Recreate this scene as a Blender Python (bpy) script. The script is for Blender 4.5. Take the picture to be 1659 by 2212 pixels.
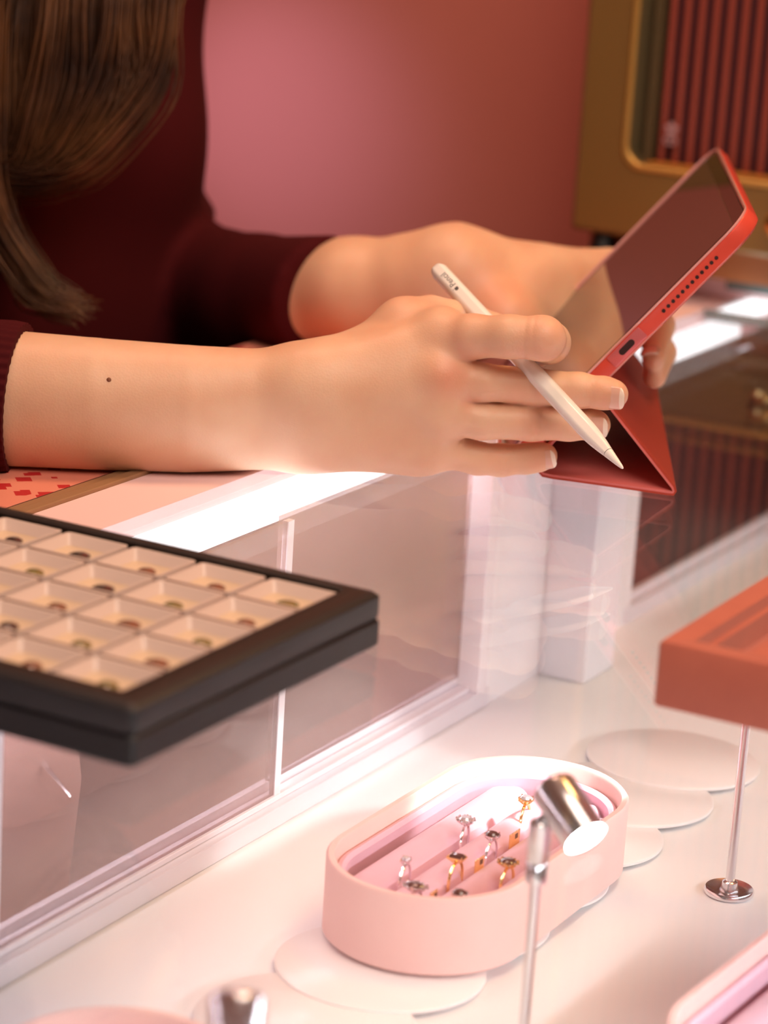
import bpy, bmesh, math, random
import numpy as np
from mathutils import Vector, Matrix

sc = bpy.context.scene
for o in list(bpy.data.objects): bpy.data.objects.remove(o)
COL = sc.collection
random.seed(7); RNG = np.random.default_rng(7)

# ------------------------------------------------------------------ camera, exposure, light
cd = bpy.data.cameras.new('camera'); cam = bpy.data.objects.new('camera', cd); COL.objects.link(cam)
cd.sensor_fit = 'VERTICAL'; cd.sensor_height = 36.0; cd.lens = 5825 / 2212 * 36
cd.clip_start = .05; cd.clip_end = 50
cd.dof.use_dof = True; cd.dof.focus_distance = 1.28; cd.dof.aperture_fstop = 6.6
_r = [[0.869838, 0.489574, 0.060825], [-0.18287, 0.205462, 0.961428], [0.458193, -0.84741, 0.268247]]
_m = Matrix(((_r[0][0], _r[1][0], _r[2][0], .58), (_r[0][1], _r[1][1], _r[2][1], -1.0), (_r[0][2], _r[1][2], _r[2][2], 1.345), (0, 0, 0, 1)))
cam.matrix_world = _m
sc.camera = cam
sc.view_settings.view_transform = 'Standard'; sc.view_settings.look = 'None'
sc.view_settings.gamma = 1; sc.view_settings.use_curve_mapping = False
sc.view_settings.exposure = 0.0

w = bpy.data.worlds.new('room_ambient'); sc.world = w; w.use_nodes = True
w.node_tree.nodes['Background'].inputs[0].default_value = (1.0, .72, .58, 1)
w.node_tree.nodes['Background'].inputs[1].default_value = .12

def lamp(kind, name, loc, target, power, color, size=.3, spot=60, blend=.5, size_y=None):
    d = bpy.data.lights.new(name, kind); o = bpy.data.objects.new(name, d); COL.objects.link(o)
    o.location = loc; o.rotation_euler = (Vector(target) - Vector(loc)).to_track_quat('-Z', 'Y').to_euler()
    d.energy = power; d.color = color
    if kind == 'AREA':
        d.size = size
        if size_y: d.shape = 'RECTANGLE'; d.size_y = size_y
    else: d.shadow_soft_size = size
    if kind == 'SPOT': d.spot_size = math.radians(spot); d.spot_blend = blend
    return o
# ceiling panel above the customer side, warm
lamp('AREA', 'ceiling_panel_light', (.55, -.30, 2.0), (0, .10, 1.0), 10.5, (1, .83, .69), .7)
# warm downlight near the seller
lamp('SPOT', 'ceiling_downlight', (-.1, .9, 2.4), (-.12, .30, 1.02), 4, (1, .58, .30), .05, 50, .7)
# amber light added overhead to put a gold stripe on the steel lamp heads
lamp('AREA', 'amber_stripe_light', (.45, .58, 2.4), (.3, .2, 1.0), 7, (1, .60, .20), .34)
# wall washers: a cool pink one low on the left, a warm one right of it
lamp('SPOT', 'wall_washer_pink', (-.62, .60, 1.10), (-.555, .86, 1.055), 2.2, (.66, .62, 1), .03, 66, 1.0)
# light lines tucked under the front and back edges of the counter glass, shining down on the white floor
lamp('AREA', 'back_light_line', (-.074, .0, .9845), (.05, .0, .86), 6, (.93, .93, 1), 1.7, size_y=.010)
lamp('AREA', 'front_light_line', (.404, .0, .984), (.12, .0, .84), 4.3, (.90, .94, 1), 1.7, size_y=.008)
lamp('AREA', 'wall_washer_warm', (-.25, .20, 2.1), (-.30, .86, 1.15), 6.0, (1, .58, .42), .4)

# ------------------------------------------------------------------ materials
def mat(name, color=(.8, .8, .8), rough=.5, metal=0, spec=.5, coat=0, sss=0, emit=None, es=0, alpha=1, bump=None, noise=None, aniso=0, sheen=0, trans=0, ior=1.5):
    m = bpy.data.materials.new(name); m.use_nodes = True
    nt = m.node_tree; b = nt.nodes['Principled BSDF']
    b.inputs['Base Color'].default_value = (*color, 1)
    b.inputs['Roughness'].default_value = rough; b.inputs['Metallic'].default_value = metal
    b.inputs['Specular IOR Level'].default_value = spec; b.inputs['Coat Weight'].default_value = coat
    b.inputs['IOR'].default_value = ior
    b.inputs['Alpha'].default_value = alpha; b.inputs['Anisotropic'].default_value = aniso
    b.inputs['Sheen Weight'].default_value = sheen; b.inputs['Transmission Weight'].default_value = trans
    if sss:
        b.inputs['Subsurface Weight'].default_value = sss
        b.inputs['Subsurface Radius'].default_value = (1, .35, .18); b.inputs['Subsurface Scale'].default_value = .006
    if emit: b.inputs['Emission Color'].default_value = (*emit, 1); b.inputs['Emission Strength'].default_value = es
    if noise:   # (second colour, scale, contrast)
        c2, s, k = noise
        tc = nt.nodes.new('ShaderNodeTexCoord'); n = nt.nodes.new('ShaderNodeTexNoise'); n.inputs['Scale'].default_value = s
        n.inputs['Detail'].default_value = 6
        r = nt.nodes.new('ShaderNodeMapRange'); r.inputs[1].default_value = .5 - k; r.inputs[2].default_value = .5 + k
        mx = nt.nodes.new('ShaderNodeMix'); mx.data_type = 'RGBA'
        mx.inputs[6].default_value = (*color, 1); mx.inputs[7].default_value = (*c2, 1)
        nt.links.new(tc.outputs['Object'], n.inputs['Vector']); nt.links.new(n.outputs[0], r.inputs[0])
        nt.links.new(r.outputs[0], mx.inputs[0]); nt.links.new(mx.outputs[2], b.inputs['Base Color'])
    if bump:    # (scale, strength, distance)
        s, st, di = bump
        tc = nt.nodes.new('ShaderNodeTexCoord'); n = nt.nodes.new('ShaderNodeTexNoise'); n.inputs['Scale'].default_value = s
        n.inputs['Detail'].default_value = 4
        bp = nt.nodes.new('ShaderNodeBump'); bp.inputs['Strength'].default_value = st; bp.inputs['Distance'].default_value = di
        nt.links.new(tc.outputs['Object'], n.inputs['Vector']); nt.links.new(n.outputs[0], bp.inputs['Height'])
        nt.links.new(bp.outputs[0], b.inputs['Normal'])
    return m

def glass_mat(name, tint=(1, 1, 1), r0=.04, haze=0, hazecol=(.8, .8, .8)):
    """clear pane: see-through with a Fresnel mirror reflection, plus an optional milky part"""
    m = bpy.data.materials.new(name); m.use_nodes = True; nt = m.node_tree; nt.nodes.clear()
    out = nt.nodes.new('ShaderNodeOutputMaterial'); tr = nt.nodes.new('ShaderNodeBsdfTransparent'); gl = nt.nodes.new('ShaderNodeBsdfGlossy')
    tr.inputs[0].default_value = (*tint, 1); gl.inputs['Roughness'].default_value = .0
    geo = nt.nodes.new('ShaderNodeNewGeometry'); dot = nt.nodes.new('ShaderNodeVectorMath'); dot.operation = 'DOT_PRODUCT'
    nt.links.new(geo.outputs['Normal'], dot.inputs[0]); nt.links.new(geo.outputs['Incoming'], dot.inputs[1])
    def mth(op, a, b=None):
        n = nt.nodes.new('ShaderNodeMath'); n.operation = op
        for i, v in enumerate((a, b)):
            if v is None: continue
            if isinstance(v, (int, float)): n.inputs[i].default_value = v
            else: nt.links.new(v, n.inputs[i])
        return n.outputs[0]
    f = mth('ADD', mth('MULTIPLY', mth('POWER', mth('SUBTRACT', 1.0, mth('ABSOLUTE', dot.outputs['Value'])), 5.0), 1 - r0), r0)
    mx = nt.nodes.new('ShaderNodeMixShader'); nt.links.new(f, mx.inputs[0])
    base = tr.outputs[0]
    if haze:
        df = nt.nodes.new('ShaderNodeBsdfDiffuse'); df.inputs[0].default_value = (*hazecol, 1)
        m2 = nt.nodes.new('ShaderNodeMixShader'); m2.inputs[0].default_value = haze
        nt.links.new(tr.outputs[0], m2.inputs[1]); nt.links.new(df.outputs[0], m2.inputs[2]); base = m2.outputs[0]
    nt.links.new(base, mx.inputs[1]); nt.links.new(gl.outputs[0], mx.inputs[2]); nt.links.new(mx.outputs[0], out.inputs[0])
    return m

def emat(name, col, s):
    m = bpy.data.materials.new(name); m.use_nodes = True; nt = m.node_tree; nt.nodes.clear()
    e = nt.nodes.new('ShaderNodeEmission'); e.inputs[0].default_value = (*col, 1); e.inputs[1].default_value = s
    o = nt.nodes.new('ShaderNodeOutputMaterial'); nt.links.new(e.outputs[0], o.inputs[0]); return m

M = {}
M['deck'] = mat('white_laminate', (.86, .86, .85), .35)
M['disc'] = mat('satin_white_acrylic', (.87, .82, .79), .3)
M['rail'] = mat('painted_aluminium', (.80, .78, .82), .35, metal=.2)
M['acrylic_edge'] = mat('acrylic_edge', (.88, .84, .88), .2, coat=.5)
M['white_panel'] = mat('white_panel', (.88, .86, .87), .3)
M['glass'] = glass_mat('clear_counter_glass')
M['glass_edge'] = mat('glass_edge', (.10, .16, .16), .15, coat=.6)
M['door'] = glass_mat('smoky_door_pane', (.93, .88, .9), .05, .42, (.42, .31, .275))
M['backing'] = mat('mauve_backing', (.38, .27, .235), .7, noise=((.27, .19, .19), 2.5, .25))
M['dark_backing'] = mat('dark_brown_backing', (.035, .012, .01), .4)
M['ledge'] = mat('pink_lacquer', (.86, .60, .60), .65, spec=.3)
M['trimwood'] = mat('brown_gilt_trim', (.36, .20, .10), .4, metal=.2)
M['trimdark'] = mat('dark_trim_line', (.05, .015, .015), .4)
M['led'] = emat('led_diffuser', (1, .98, 1), 2.6)
M['lens'] = emat('lamp_lens', (1, .98, .97), 30)
M['wall'] = mat('rose_painted_wall', (.56, .17, .13), .75, bump=(60, .1, .002))
M['olive'] = mat('old_gold_paint', (.225, .125, .035), .42, metal=.25)
M['frame_edge'] = mat('gold_bead', (.50, .28, .07), .35, metal=.5)
M['reveal'] = mat('olive_reveal', (.16, .12, .06), .3, metal=.5)
M['rib'] = mat('maroon_fluted_velvet', (.26, .045, .026), .42, coat=.15)
M['ribback'] = mat('dark_maroon_backing', (.05, .006, .01), .6)
M['orange_bead'] = mat('orange_brown_bead', (.50, .18, .03), .4)
M['emblem'] = mat('pale_emblem', (.34, .18, .19), .6)
M['black'] = mat('black_leatherette', (.009, .008, .011), .5, bump=(500, .3, .0005))
M['black_top'] = mat('black_leatherette_top', (.012, .006, .005), .5, bump=(500, .3, .0005))
M['gembox'] = mat('clear_plastic_box', (.72, .56, .50), .25, spec=.6)
M['foam'] = mat('cream_foam', (.66, .48, .34), .9)
M['redsuede'] = mat('coral_suede', (.54, .13, .075), .7, sheen=.3, noise=((.47, .10, .06), 45, .25))
M['pinkbox'] = mat('pink_velvet_shell', (.90, .62, .56), .55, noise=((.87, .55, .50), 22, .3))
M['pinkpad'] = mat('pink_satin_pad', (.76, .47, .56), .65, sheen=.2)
M['steel'] = mat('brushed_steel', (.72, .69, .70), .2, metal=1)
M['chrome'] = mat('chrome', (.82, .80, .82), .2, metal=1)
M['silver'] = mat('silver', (.90, .87, .87), .14, metal=1)
M['gold'] = mat('gold', (1.0, .72, .32), .16, metal=1)
M['darkstone'] = mat('smoky_stone', (.05, .03, .025), .03, coat=1)
M['clearstone'] = mat('clear_stone', (.85, .80, .84), .03, metal=.6, coat=1)
M['tagprint'] = mat('tag_print', (.10, .05, .02), .6)
M['alu'] = mat('pink_aluminium', (.78, .19, .20), .3, metal=.45)
M['case'] = mat('coral_case', (.72, .075, .045), .32, coat=.25)
M['case_lip'] = mat('clear_pink_lip', (.80, .42, .40), .15, coat=.8)
M['folio'] = mat('coral_folio_outer', (.62, .15, .14), .45)
M['folio_in'] = mat('rust_microfibre_lining', (.40, .035, .012), .6)
M['screen'] = mat('black_glass_screen', (.016, .012, .010), .02, spec=.5, ior=1.75)
M['display'] = mat('dark_display', (.06, .035, .03), .02, spec=.5, ior=1.95)
M['hole'] = mat('dark_hole', (.03, .004, .004), .6)
M['pencil'] = mat('glossy_white_plastic', (.93, .88, .83), .25, coat=.3)
M['print'] = mat('grey_print', (.10, .09, .09), .5)
M['nail'] = mat('fingernail', (.80, .44, .34), .22, coat=.6, sss=.2)
M['nailtip'] = mat('nail_free_edge', (.88, .72, .60), .25, coat=.6)
M['mole'] = mat('mole', (.22, .07, .03), .6)
M['sweater'] = mat('burgundy_knit', (.060, .0035, .0055), .9, spec=.15)
M['hair'] = mat('brown_hair', (.15, .058, .019), .40, spec=.4, noise=((.035, .011, .004), 22, .16))
M['redobj'] = mat('red_lacquer', (.30, .01, .015), .35)
M['blackobj'] = mat('black_object', (.004, .004, .004), .5)
M['peach'] = mat('peach_cloth', (.86, .55, .45), .8)
M['floor'] = mat('floor_tile', (.25, .12, .10), .5)
M['board'] = mat('orange_brown_board', (.38, .14, .05), .45)

# skin with blush attribute
def skin_mat():
    m = mat('skin', (.73, .42, .29), .46, sss=.35); nt = m.node_tree; b = nt.nodes['Principled BSDF']
    at = nt.nodes.new('ShaderNodeAttribute'); at.attribute_name = 'blush'
    tc = nt.nodes.new('ShaderNodeTexCoord'); n = nt.nodes.new('ShaderNodeTexNoise'); n.inputs['Scale'].default_value = 38; n.inputs['Detail'].default_value = 5
    nt.links.new(tc.outputs['Object'], n.inputs['Vector'])
    r = nt.nodes.new('ShaderNodeMapRange'); r.inputs[1].default_value = .35; r.inputs[2].default_value = .7
    nt.links.new(n.outputs[0], r.inputs[0])
    m1 = nt.nodes.new('ShaderNodeMix'); m1.data_type = 'RGBA'; m1.inputs[6].default_value = (.77, .48, .32, 1); m1.inputs[7].default_value = (.72, .41, .265, 1)
    nt.links.new(r.outputs[0], m1.inputs[0])
    m2 = nt.nodes.new('ShaderNodeMix'); m2.data_type = 'RGBA'; m2.inputs[7].default_value = (.72, .20, .11, 1)
    nt.links.new(at.outputs['Fac'], m2.inputs[0]); nt.links.new(m1.outputs[2], m2.inputs[6]); nt.links.new(m2.outputs[2], b.inputs['Base Color'])
    n2 = nt.nodes.new('ShaderNodeTexVoronoi'); n2.inputs['Scale'].default_value = 900
    nt.links.new(tc.outputs['Object'], n2.inputs['Vector'])
    bp = nt.nodes.new('ShaderNodeBump'); bp.inputs['Strength'].default_value = .12; bp.inputs['Distance'].default_value = .0004
    nt.links.new(n2.outputs['Distance'], bp.inputs['Height']); nt.links.new(bp.outputs[0], b.inputs['Normal'])
    return m
M['skin'] = skin_mat()

def terrazzo_mat():
    m = mat('pink_and_red_chips', (.80, .36, .28), .4); nt = m.node_tree; b = nt.nodes['Principled BSDF']
    tc = nt.nodes.new('ShaderNodeTexCoord'); v = nt.nodes.new('ShaderNodeTexVoronoi'); v.inputs['Scale'].default_value = 85; v.distance = 'MANHATTAN'
    nt.links.new(tc.outputs['Object'], v.inputs['Vector'])
    r = nt.nodes.new('ShaderNodeMapRange'); r.inputs[1].default_value = .57; r.inputs[2].default_value = .55
    nt.links.new(v.outputs['Distance'], r.inputs[0])
    sp = nt.nodes.new('ShaderNodeSeparateColor'); nt.links.new(v.outputs['Color'], sp.inputs[0])
    g = nt.nodes.new('ShaderNodeMath'); g.operation = 'GREATER_THAN'; g.inputs[1].default_value = .35; nt.links.new(sp.outputs[0], g.inputs[0])
    mu = nt.nodes.new('ShaderNodeMath'); mu.operation = 'MULTIPLY'; nt.links.new(r.outputs[0], mu.inputs[0]); nt.links.new(g.outputs[0], mu.inputs[1])
    mx = nt.nodes.new('ShaderNodeMix'); mx.data_type = 'RGBA'; mx.inputs[6].default_value = (.78, .27, .19, 1); mx.inputs[7].default_value = (.50, .02, .025, 1)
    nt.links.new(mu.outputs[0], mx.inputs[0]); nt.links.new(mx.outputs[2], b.inputs['Base Color']); return m
M['terrazzo'] = terrazzo_mat()

# ------------------------------------------------------------------ helpers
def tag(o, label=None, cat=None, group=None, kind=None):
    if label: o['label'] = label
    if cat: o['category'] = cat
    if group: o['group'] = group
    if kind: o['kind'] = kind
    return o
def empty(name, loc=(0, 0, 0), label=None, cat=None, group=None):
    o = bpy.data.objects.new(name, None); COL.objects.link(o); o.location = loc; o.empty_display_size = .01
    return tag(o, label, cat, group)
def V3(p): return Vector(p)

class MB:
    """collects geometry in world coordinates and links it as one mesh object"""
    def __init__(s): s.v = []; s.f = []; s.mi = []; s.cur = 0
    def add(s, verts, faces):
        o = len(s.v); s.v += [tuple(x) for x in verts]; s.f += [tuple(i + o for i in f) for f in faces]; s.mi += [s.cur] * len(faces); return s
    def mat(s, i): s.cur = i; return s
    def box(s, lo, hi):
        x0, y0, z0 = lo; x1, y1, z1 = hi
        return s.add([(x0, y0, z0), (x1, y0, z0), (x1, y1, z0), (x0, y1, z0), (x0, y0, z1), (x1, y0, z1), (x1, y1, z1), (x0, y1, z1)],
                     [(0, 3, 2, 1), (4, 5, 6, 7), (0, 1, 5, 4), (1, 2, 6, 5), (2, 3, 7, 6), (3, 0, 4, 7)])
    def loft(s, rings, cap0=True, cap1=True, closed=False):
        n = len(rings[0]); vs = [p for r in rings for p in r]; fs = []
        m = len(rings)
        for i in range(m if closed else m - 1):
            a = i * n; b = ((i + 1) % m) * n
            for j in range(n): fs.append((a + j, a + (j + 1) % n, b + (j + 1) % n, b + j))
        if not closed:
            if cap0: fs.append(tuple(reversed(range(n))))
            if cap1: fs.append(tuple(range((m - 1) * n, m * n)))
        return s.add(vs, fs)
    def tube(s, pts, radii, n=12, cap=True):
        pts = [V3(p) for p in pts]
        if isinstance(radii, (int, float)): radii = [radii] * len(pts)
        rings = []; up = None
        for i, p in enumerate(pts):
            t = (pts[min(i + 1, len(pts) - 1)] - pts[max(i - 1, 0)]).normalized()
            if up is None: up = t.orthogonal().normalized()
            up = (up - t * up.dot(t)).normalized(); bi = t.cross(up)
            rings.append([p + (up * math.cos(2 * math.pi * k / n) + bi * math.sin(2 * math.pi * k / n)) * radii[i] for k in range(n)])
        return s.loft(rings, cap, cap)
    def lathe(s, origin, axis, prof, n=32, cap0=True, cap1=True):
        """prof: (distance along axis, radius)"""
        o = V3(origin); a = V3(axis).normalized(); u = a.orthogonal().normalized(); v = a.cross(u)
        rings = [[o + a * h + (u * math.cos(2 * math.pi * k / n) + v * math.sin(2 * math.pi * k / n)) * max(r, 1e-6) for k in range(n)] for h, r in prof]
        return s.loft(rings, cap0, cap1)
    def torus(s, c, axis, R, r, n=28, m=8, a0=0, a1=2 * math.pi, u=None):
        c = V3(c); a = V3(axis).normalized(); u = (V3(u) - a * V3(u).dot(a)).normalized() if u is not None else a.orthogonal().normalized(); v = a.cross(u)
        rings = []
        full = abs(a1 - a0 - 2 * math.pi) < 1e-6
        for i in range(n if full else n + 1):
            t = a0 + (a1 - a0) * i / n; d = u * math.cos(t) + v * math.sin(t)
            rings.append([c + d * (R + r * math.cos(2 * math.pi * k / m)) + a * (r * math.sin(2 * math.pi * k / m)) for k in range(m)])
        return s.loft(rings, closed=full)
    def build(s, name, mats, parent=None, smooth=40, bevel=0):
        me = bpy.data.meshes.new(name)
        base = V3((0, 0, 0))
        if parent is not None: base = parent.matrix_world_loc if hasattr(parent, 'matrix_world_loc') else world_loc(parent)
        else:
            xs = np.array(s.v); base = V3(((xs[:, 0].min() + xs[:, 0].max()) / 2, (xs[:, 1].min() + xs[:, 1].max()) / 2, xs[:, 2].min()))
        me.from_pydata([V3(p) - base for p in s.v], [], s.f)
        mats = mats if isinstance(mats, (list, tuple)) else [mats]
        for mm in mats: me.materials.append(mm)
        me.polygons.foreach_set('material_index', s.mi)
        bm = bmesh.new(); bm.from_mesh(me); bmesh.ops.recalc_face_normals(bm, faces=bm.faces)
        bm.to_mesh(me); bm.free()
        me.polygons.foreach_set('use_smooth', [True] * len(me.polygons))
        if smooth is not None: me.set_sharp_from_angle(angle=math.radians(smooth))
        o = bpy.data.objects.new(name, me); COL.objects.link(o)
        if parent is not None: o.parent = parent
        else: o.location = base
        if bevel:
            b = o.modifiers.new('bevel', 'BEVEL'); b.width = bevel; b.segments = 3; b.limit_method = 'ANGLE'; b.angle_limit = math.radians(40); b.harden_normals = False
        return o
def world_loc(o):
    l = V3(o.location)
    while o.parent is not None: o = o.parent; l = l + V3(o.location)
    return l

def rr(cx, cy, wx, wy, r, z, n=8):
    """rounded rectangle outline"""
    r = max(1e-5, min(r, wx / 2 - 1e-6, wy / 2 - 1e-6)); pts = []
    for qx, qy, a in ((1, 1, 0), (-1, 1, 90), (-1, -1, 180), (1, -1, 270)):
        ox = cx + qx * (wx / 2 - r); oy = cy + qy * (wy / 2 - r)
        for k in range(n + 1):
            t = math.radians(a + 90 * k / n); pts.append(V3((ox + r * math.cos(t), oy + r * math.sin(t), z)))
    return pts
def xf(pts, fn): return [fn(p) for p in pts]
def copy_tree(o, parent=None, loc=None):
    c = o.copy(); COL.objects.link(c)
    if parent is not None: c.parent = parent
    if loc is not None: c.location = loc
    for ch in [x for x in bpy.data.objects if x.parent == o]: copy_tree(ch, c)
    return c

# ------------------------------------------------------------------ setting: floor, wall, case
def struct(o): return tag(o, kind='structure')
struct(MB().box((-3, -3, -.05), (3, 3, 0)).build('floor', M['floor']))
struct(MB().box((-3, .86, 0), (3, .95, 2.7)).build('wall_back', M['wall']))
struct(MB().box((-3, -3, 2.7), (3, .95, 2.75)).build('ceiling', mat('ceiling_paint', (.75, .5, .4), .9)))
struct(MB().box((-3.05, -3, 0), (-3, .95, 2.7)).build('wall_left', M['wall']))

YE = .684          # far end of this glass top
case = empty('display_counter', (0, .1, 0), 'long white-floored glass display counter with a bright light line along its back', 'display case')
MB().box((-.06, -.9, 0), (.42, YE, .833)).build('cabinet_base', M['ledge'], case)
MB().box((-.060, -.9, .8331), (.42, .8555, .84)).build('deck', M['deck'], case)
MB().box((-.052, -.9, .8401), (-.041, .285, .8505)).mat(0).box((-.052, .47, .8401), (-.041, .8555, .8505)).build('rail', M['rail'], case, bevel=.0006)
MB().box((-.0530, -.9, .8505), (-.0460, .285, .8535)).box((-.0580, -.9, .8505), (-.0540, .285, .8575)).box((-.056, .47, .8505), (-.047, .8555, .855)).build('sliding_track', M['acrylic_edge'], case, bevel=.0004)
# glass top
g = MB().box((-.094, -.9, .9935), (.425, YE, 1.0)).build('glass_top', M['glass'], case)
MB().box((-.094, YE + .0001, .9935), (.425, YE + .0022, 1.0002)).build('glass_end_edge', M['glass_edge'], case)
MB().box((.420, -.9, .80), (.425, YE, .9934)).build('front_glass', M['glass'], case)
MB().box((-.0895, -.9, .985), (-.0665, YE, .9928)).build('led_strip', M['led'], case)
MB().box((-.094, -.9, .9790), (-.082, YE, .9849)).build('led_channel', M['rail'], case)
MB().box((.396, -.9, .985), (.412, YE, .9928)).build('front_led_strip', M['led'], case)
# white stile, pillar and infill between the two door openings
MB().box((-.056, .2705, .8505), (-.041, .2815, .9932)).build('door_stile', M['acrylic_edge'], case, bevel=.0006)
MB().box((-.056, .2816, .84), (-.0425, .350, .9932)).box((-.056, .392, .84), (-.0425, .479, .9932)).build('infill_panel', M['white_panel'], case)
MB().box((-.056, .351, .8402), (-.013, .3915, .9932)).build('pillar', M['acrylic_edge'], case, bevel=.001)
MB().box((-.0425, .441, .84), (-.039, .4445, .9932)).build('panel_seam', M['disc'], case)
# doors
d1 = MB().box((-.0500, -.156, .8537), (-.0475, .0650, .9932)).build('door_pane', M['door'], case)
MB().box((-.0502, .0652, .8510), (-.0470, .0705, .9932)).build('door_edge', M['acrylic_edge'], d1)
MB().box((-.0502, -.1665, .8510), (-.0470, -.1562, .9932)).build('door_edge', M['acrylic_edge'], d1)
MB().box((-.0560, .0708, .8577), (-.0535, .2703, .9932)).build('door_pane', M['door'], case)
MB().box((-.0500, -.9, .8537), (-.0475, -.1668, .9932)).build('door_pane', M['door'], case)
MB().box((-.0540, .4795, .8552), (-.0510, .8555, .9925)).build('dark_door_pane', M['dark_backing'], case)
# staff side of the counter behind the doors
ct = empty('seller_counter', (-.3, .1, 0), 'pink lacquered worktop behind the glass counter with brown gilt trim line', 'counter')
MB().box((-.133, -.9, .9790), (-.0945, .686, .9995)).build('pink_worktop', M['ledge'], ct)
MB().box((-.1395, -.9, .978), (-.1332, .686, 1.0015)).box((-.146, -.9, .978), (-.1405, .686, 1.0005)).build('gilt_trim', M['trimwood'], ct, bevel=.0006)
MB().box((-.1484, -.9, .978), (-.1462, .686, .9995)).build('dark_groove', M['trimdark'], ct)
MB().box((-.262, -.9, .978), (-.1486, .686, .9990)).build('patterned_worktop', M['terrazzo'], ct)
MB().box((-.255, -.9, 0), (-.24, .686, .978)).build('inner_back_panel', M['backing'], ct)
MB().box((-.2395, -.9, .80), (-.0605, .686, .815)).build('inner_shelf', M['backing'], ct)

# neighbouring counter past the glass end
nc = empty('neighbouring_counter', (0, .78, 0), 'next glass-topped counter beyond the end of the glass, under the gold cabinet', 'display case')
MB().box((-.215, .6875, .60), (-.0948, .8575, .9925)).build('base', M['ledge'], nc)
MB().box((-.06, .8560, .60), (.425, .8580, .9925)).build('end_panel', M['dark_backing'], nc)
MB().box((-.094, .6875, .9926), (.425, .7695, .9985)).build('top', M['glass'], nc)
MB().box((-.0945, .6870, .9927), (-.0705, .7690, .9955)).build('led_strip', M['led'], nc)
MB().box((-.215, .770, .9926), (.425, .8575, 1.012)).build('raised_ledge', M['ledge'], nc, bevel=.001)
MB().box((-.113, .7680, .9995), (.425, .7699, 1.0135)).build('edge_strip', M['glass_edge'], nc)

# ------------------------------------------------------------------ gold cabinet with fluted front
cab = empty('gold_cabinet', (0, .80, 1.035), 'old gold framed cabinet with a rounded window and fluted maroon front', 'cabinet')
def cabinet():
    Y0 = .710; X0, X1, Zb, Zt = -.2108, .42, 1.036, 1.75
    ox0, ox1, oz0, oz1 = -.1718, .38, 1.0875, 1.68
    cx, cz, wx, wz = (ox0 + ox1) / 2, (oz0 + oz1) / 2, ox1 - ox0, oz1 - oz0
    fx, fz, fwx, fwz = (X0 + X1) / 2, (Zb + Zt) / 2, X1 - X0, Zt - Zb
    def ring(cx, cz, wx, wz, r, y): return [V3((p.x, y, p.y)) for p in rr(cx, cz, wx, wz, r, 0, 8)]
    m = MB()
    m.loft([ring(fx, fz, fwx, fwz, .004, Y0 + .148), ring(fx, fz, fwx, fwz, .004, Y0 + .003), ring(fx, fz, fwx - .006, fwz - .006, .003, Y0),
            ring(cx, cz, wx + .008, wz + .008, .016, Y0), ring(cx, cz, wx + .008, wz + .008, .016, Y0 + .05)], False, False)
    m.add([(X0, Y0 + .148, Zb), (X1, Y0 + .148, Zb), (X1, Y0 + .148, Zt), (X0, Y0 + .148, Zt)], [(0, 1, 2, 3)])
    m.build('frame', M['olive'], cab, smooth=12)
    b = MB(); rs = []
    for k in range(9):
        t = math.pi * k / 8; rs.append(ring(cx, cz, wx + .004 + .005 * math.cos(t), wz + .004 + .005 * math.cos(t), .014, Y0 - .0025 * math.sin(t)))
    b.loft(rs, False, False).build('window_bead', M['frame_edge'], cab)
    MB().loft([ring(cx, cz, wx, wz, .012, Y0), ring(cx, cz, wx - .004, wz - .002, .010, Y0 + .006), ring(cx, cz, wx - .008, wz - .003, .008, Y0 + .010), ring(cx, cz, wx - .016, wz - .004, .006, Y0 + .0178)], False, False).build('reveal', M['reveal'], cab)
    MB().box((-.1625, Y0 + .006, 1.0880), (-.1575, Y0 + .016, 1.68)).build('inner_post', M['reveal'], cab)
    bk = MB().box((-.171, Y0 + .018, 1.080), (.385, Y0 + .022, 1.69)).build('fluted_back', M['ribback'], cab)
    n = int((ox1 - .01 + .150) / .0105)
    for i in range(n):
        x = -.1530 + i * .0105; m = MB(); r = .0024
        m.loft([[V3((x - r * math.cos(math.pi * k / 8), Y0 + .016 - 1.3 * r * math.sin(math.pi * k / 8), z)) for k in range(9)] for z in (1.082, 1.686)])
        m.build('fluted_rib', M['rib'], cab)
    MB().box((-.160, Y0 + .004, 1.0872), (.37, Y0 + .014, 1.0895)).build('sill', M['orange_bead'], cab)
    # pale flower-like emblem on the window
    e = MB(); ex, ez, ey = -.1455, 1.1085, Y0 + .0105
    for a in range(5):
        t = math.radians(90 + 72 * a); e.lathe((ex + .0030 * math.cos(t), ey, ez + .0042 + .0030 * math.sin(t)), (0, 1, 0), [(0, .0015), (.0005, .0022), (.001, .0015)], 12)
    e.tube([(ex, ey, ez + .002), (ex, ey, ez - .006)], .0008, 6)
    for sx in (-1, 1): e.tube([(ex, ey, ez - .003), (ex + sx * .003, ey, ez - .001), (ex + sx * .0048, ey, ez - .0045)], .0009, 6); e.tube([(ex, ey, ez - .006), (ex + sx * .004, ey, ez - .0055)], .0009, 6)
    e.build('emblem', M['emblem'], cab)
    k = MB().lathe((-.052, Y0, 1.062), (0, -1, 0), [(0, .004), (.006, .004), (.008, .008), (.014, .010), (.018, .007), (.019, .001)], 24).build('knob', M['gold'], cab)
cabinet()
b = MB().box((-.206, .735, 1.0121), (.40, .85, 1.0355)).build('wooden_plinth', M['board']); tag(b, 'orange-brown board under the gold cabinet', 'board')
b = MB().lathe((-.190, .722, 1.0), (0, 0, 1), [(0, .011), (.001, .012), (.02, .012), (.026, .008), (.034, .007), (.035, .001)], 24).build('black_jar', M['blackobj']); tag(b, 'small black object tucked under the left corner of the gold cabinet', 'jar')
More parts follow.
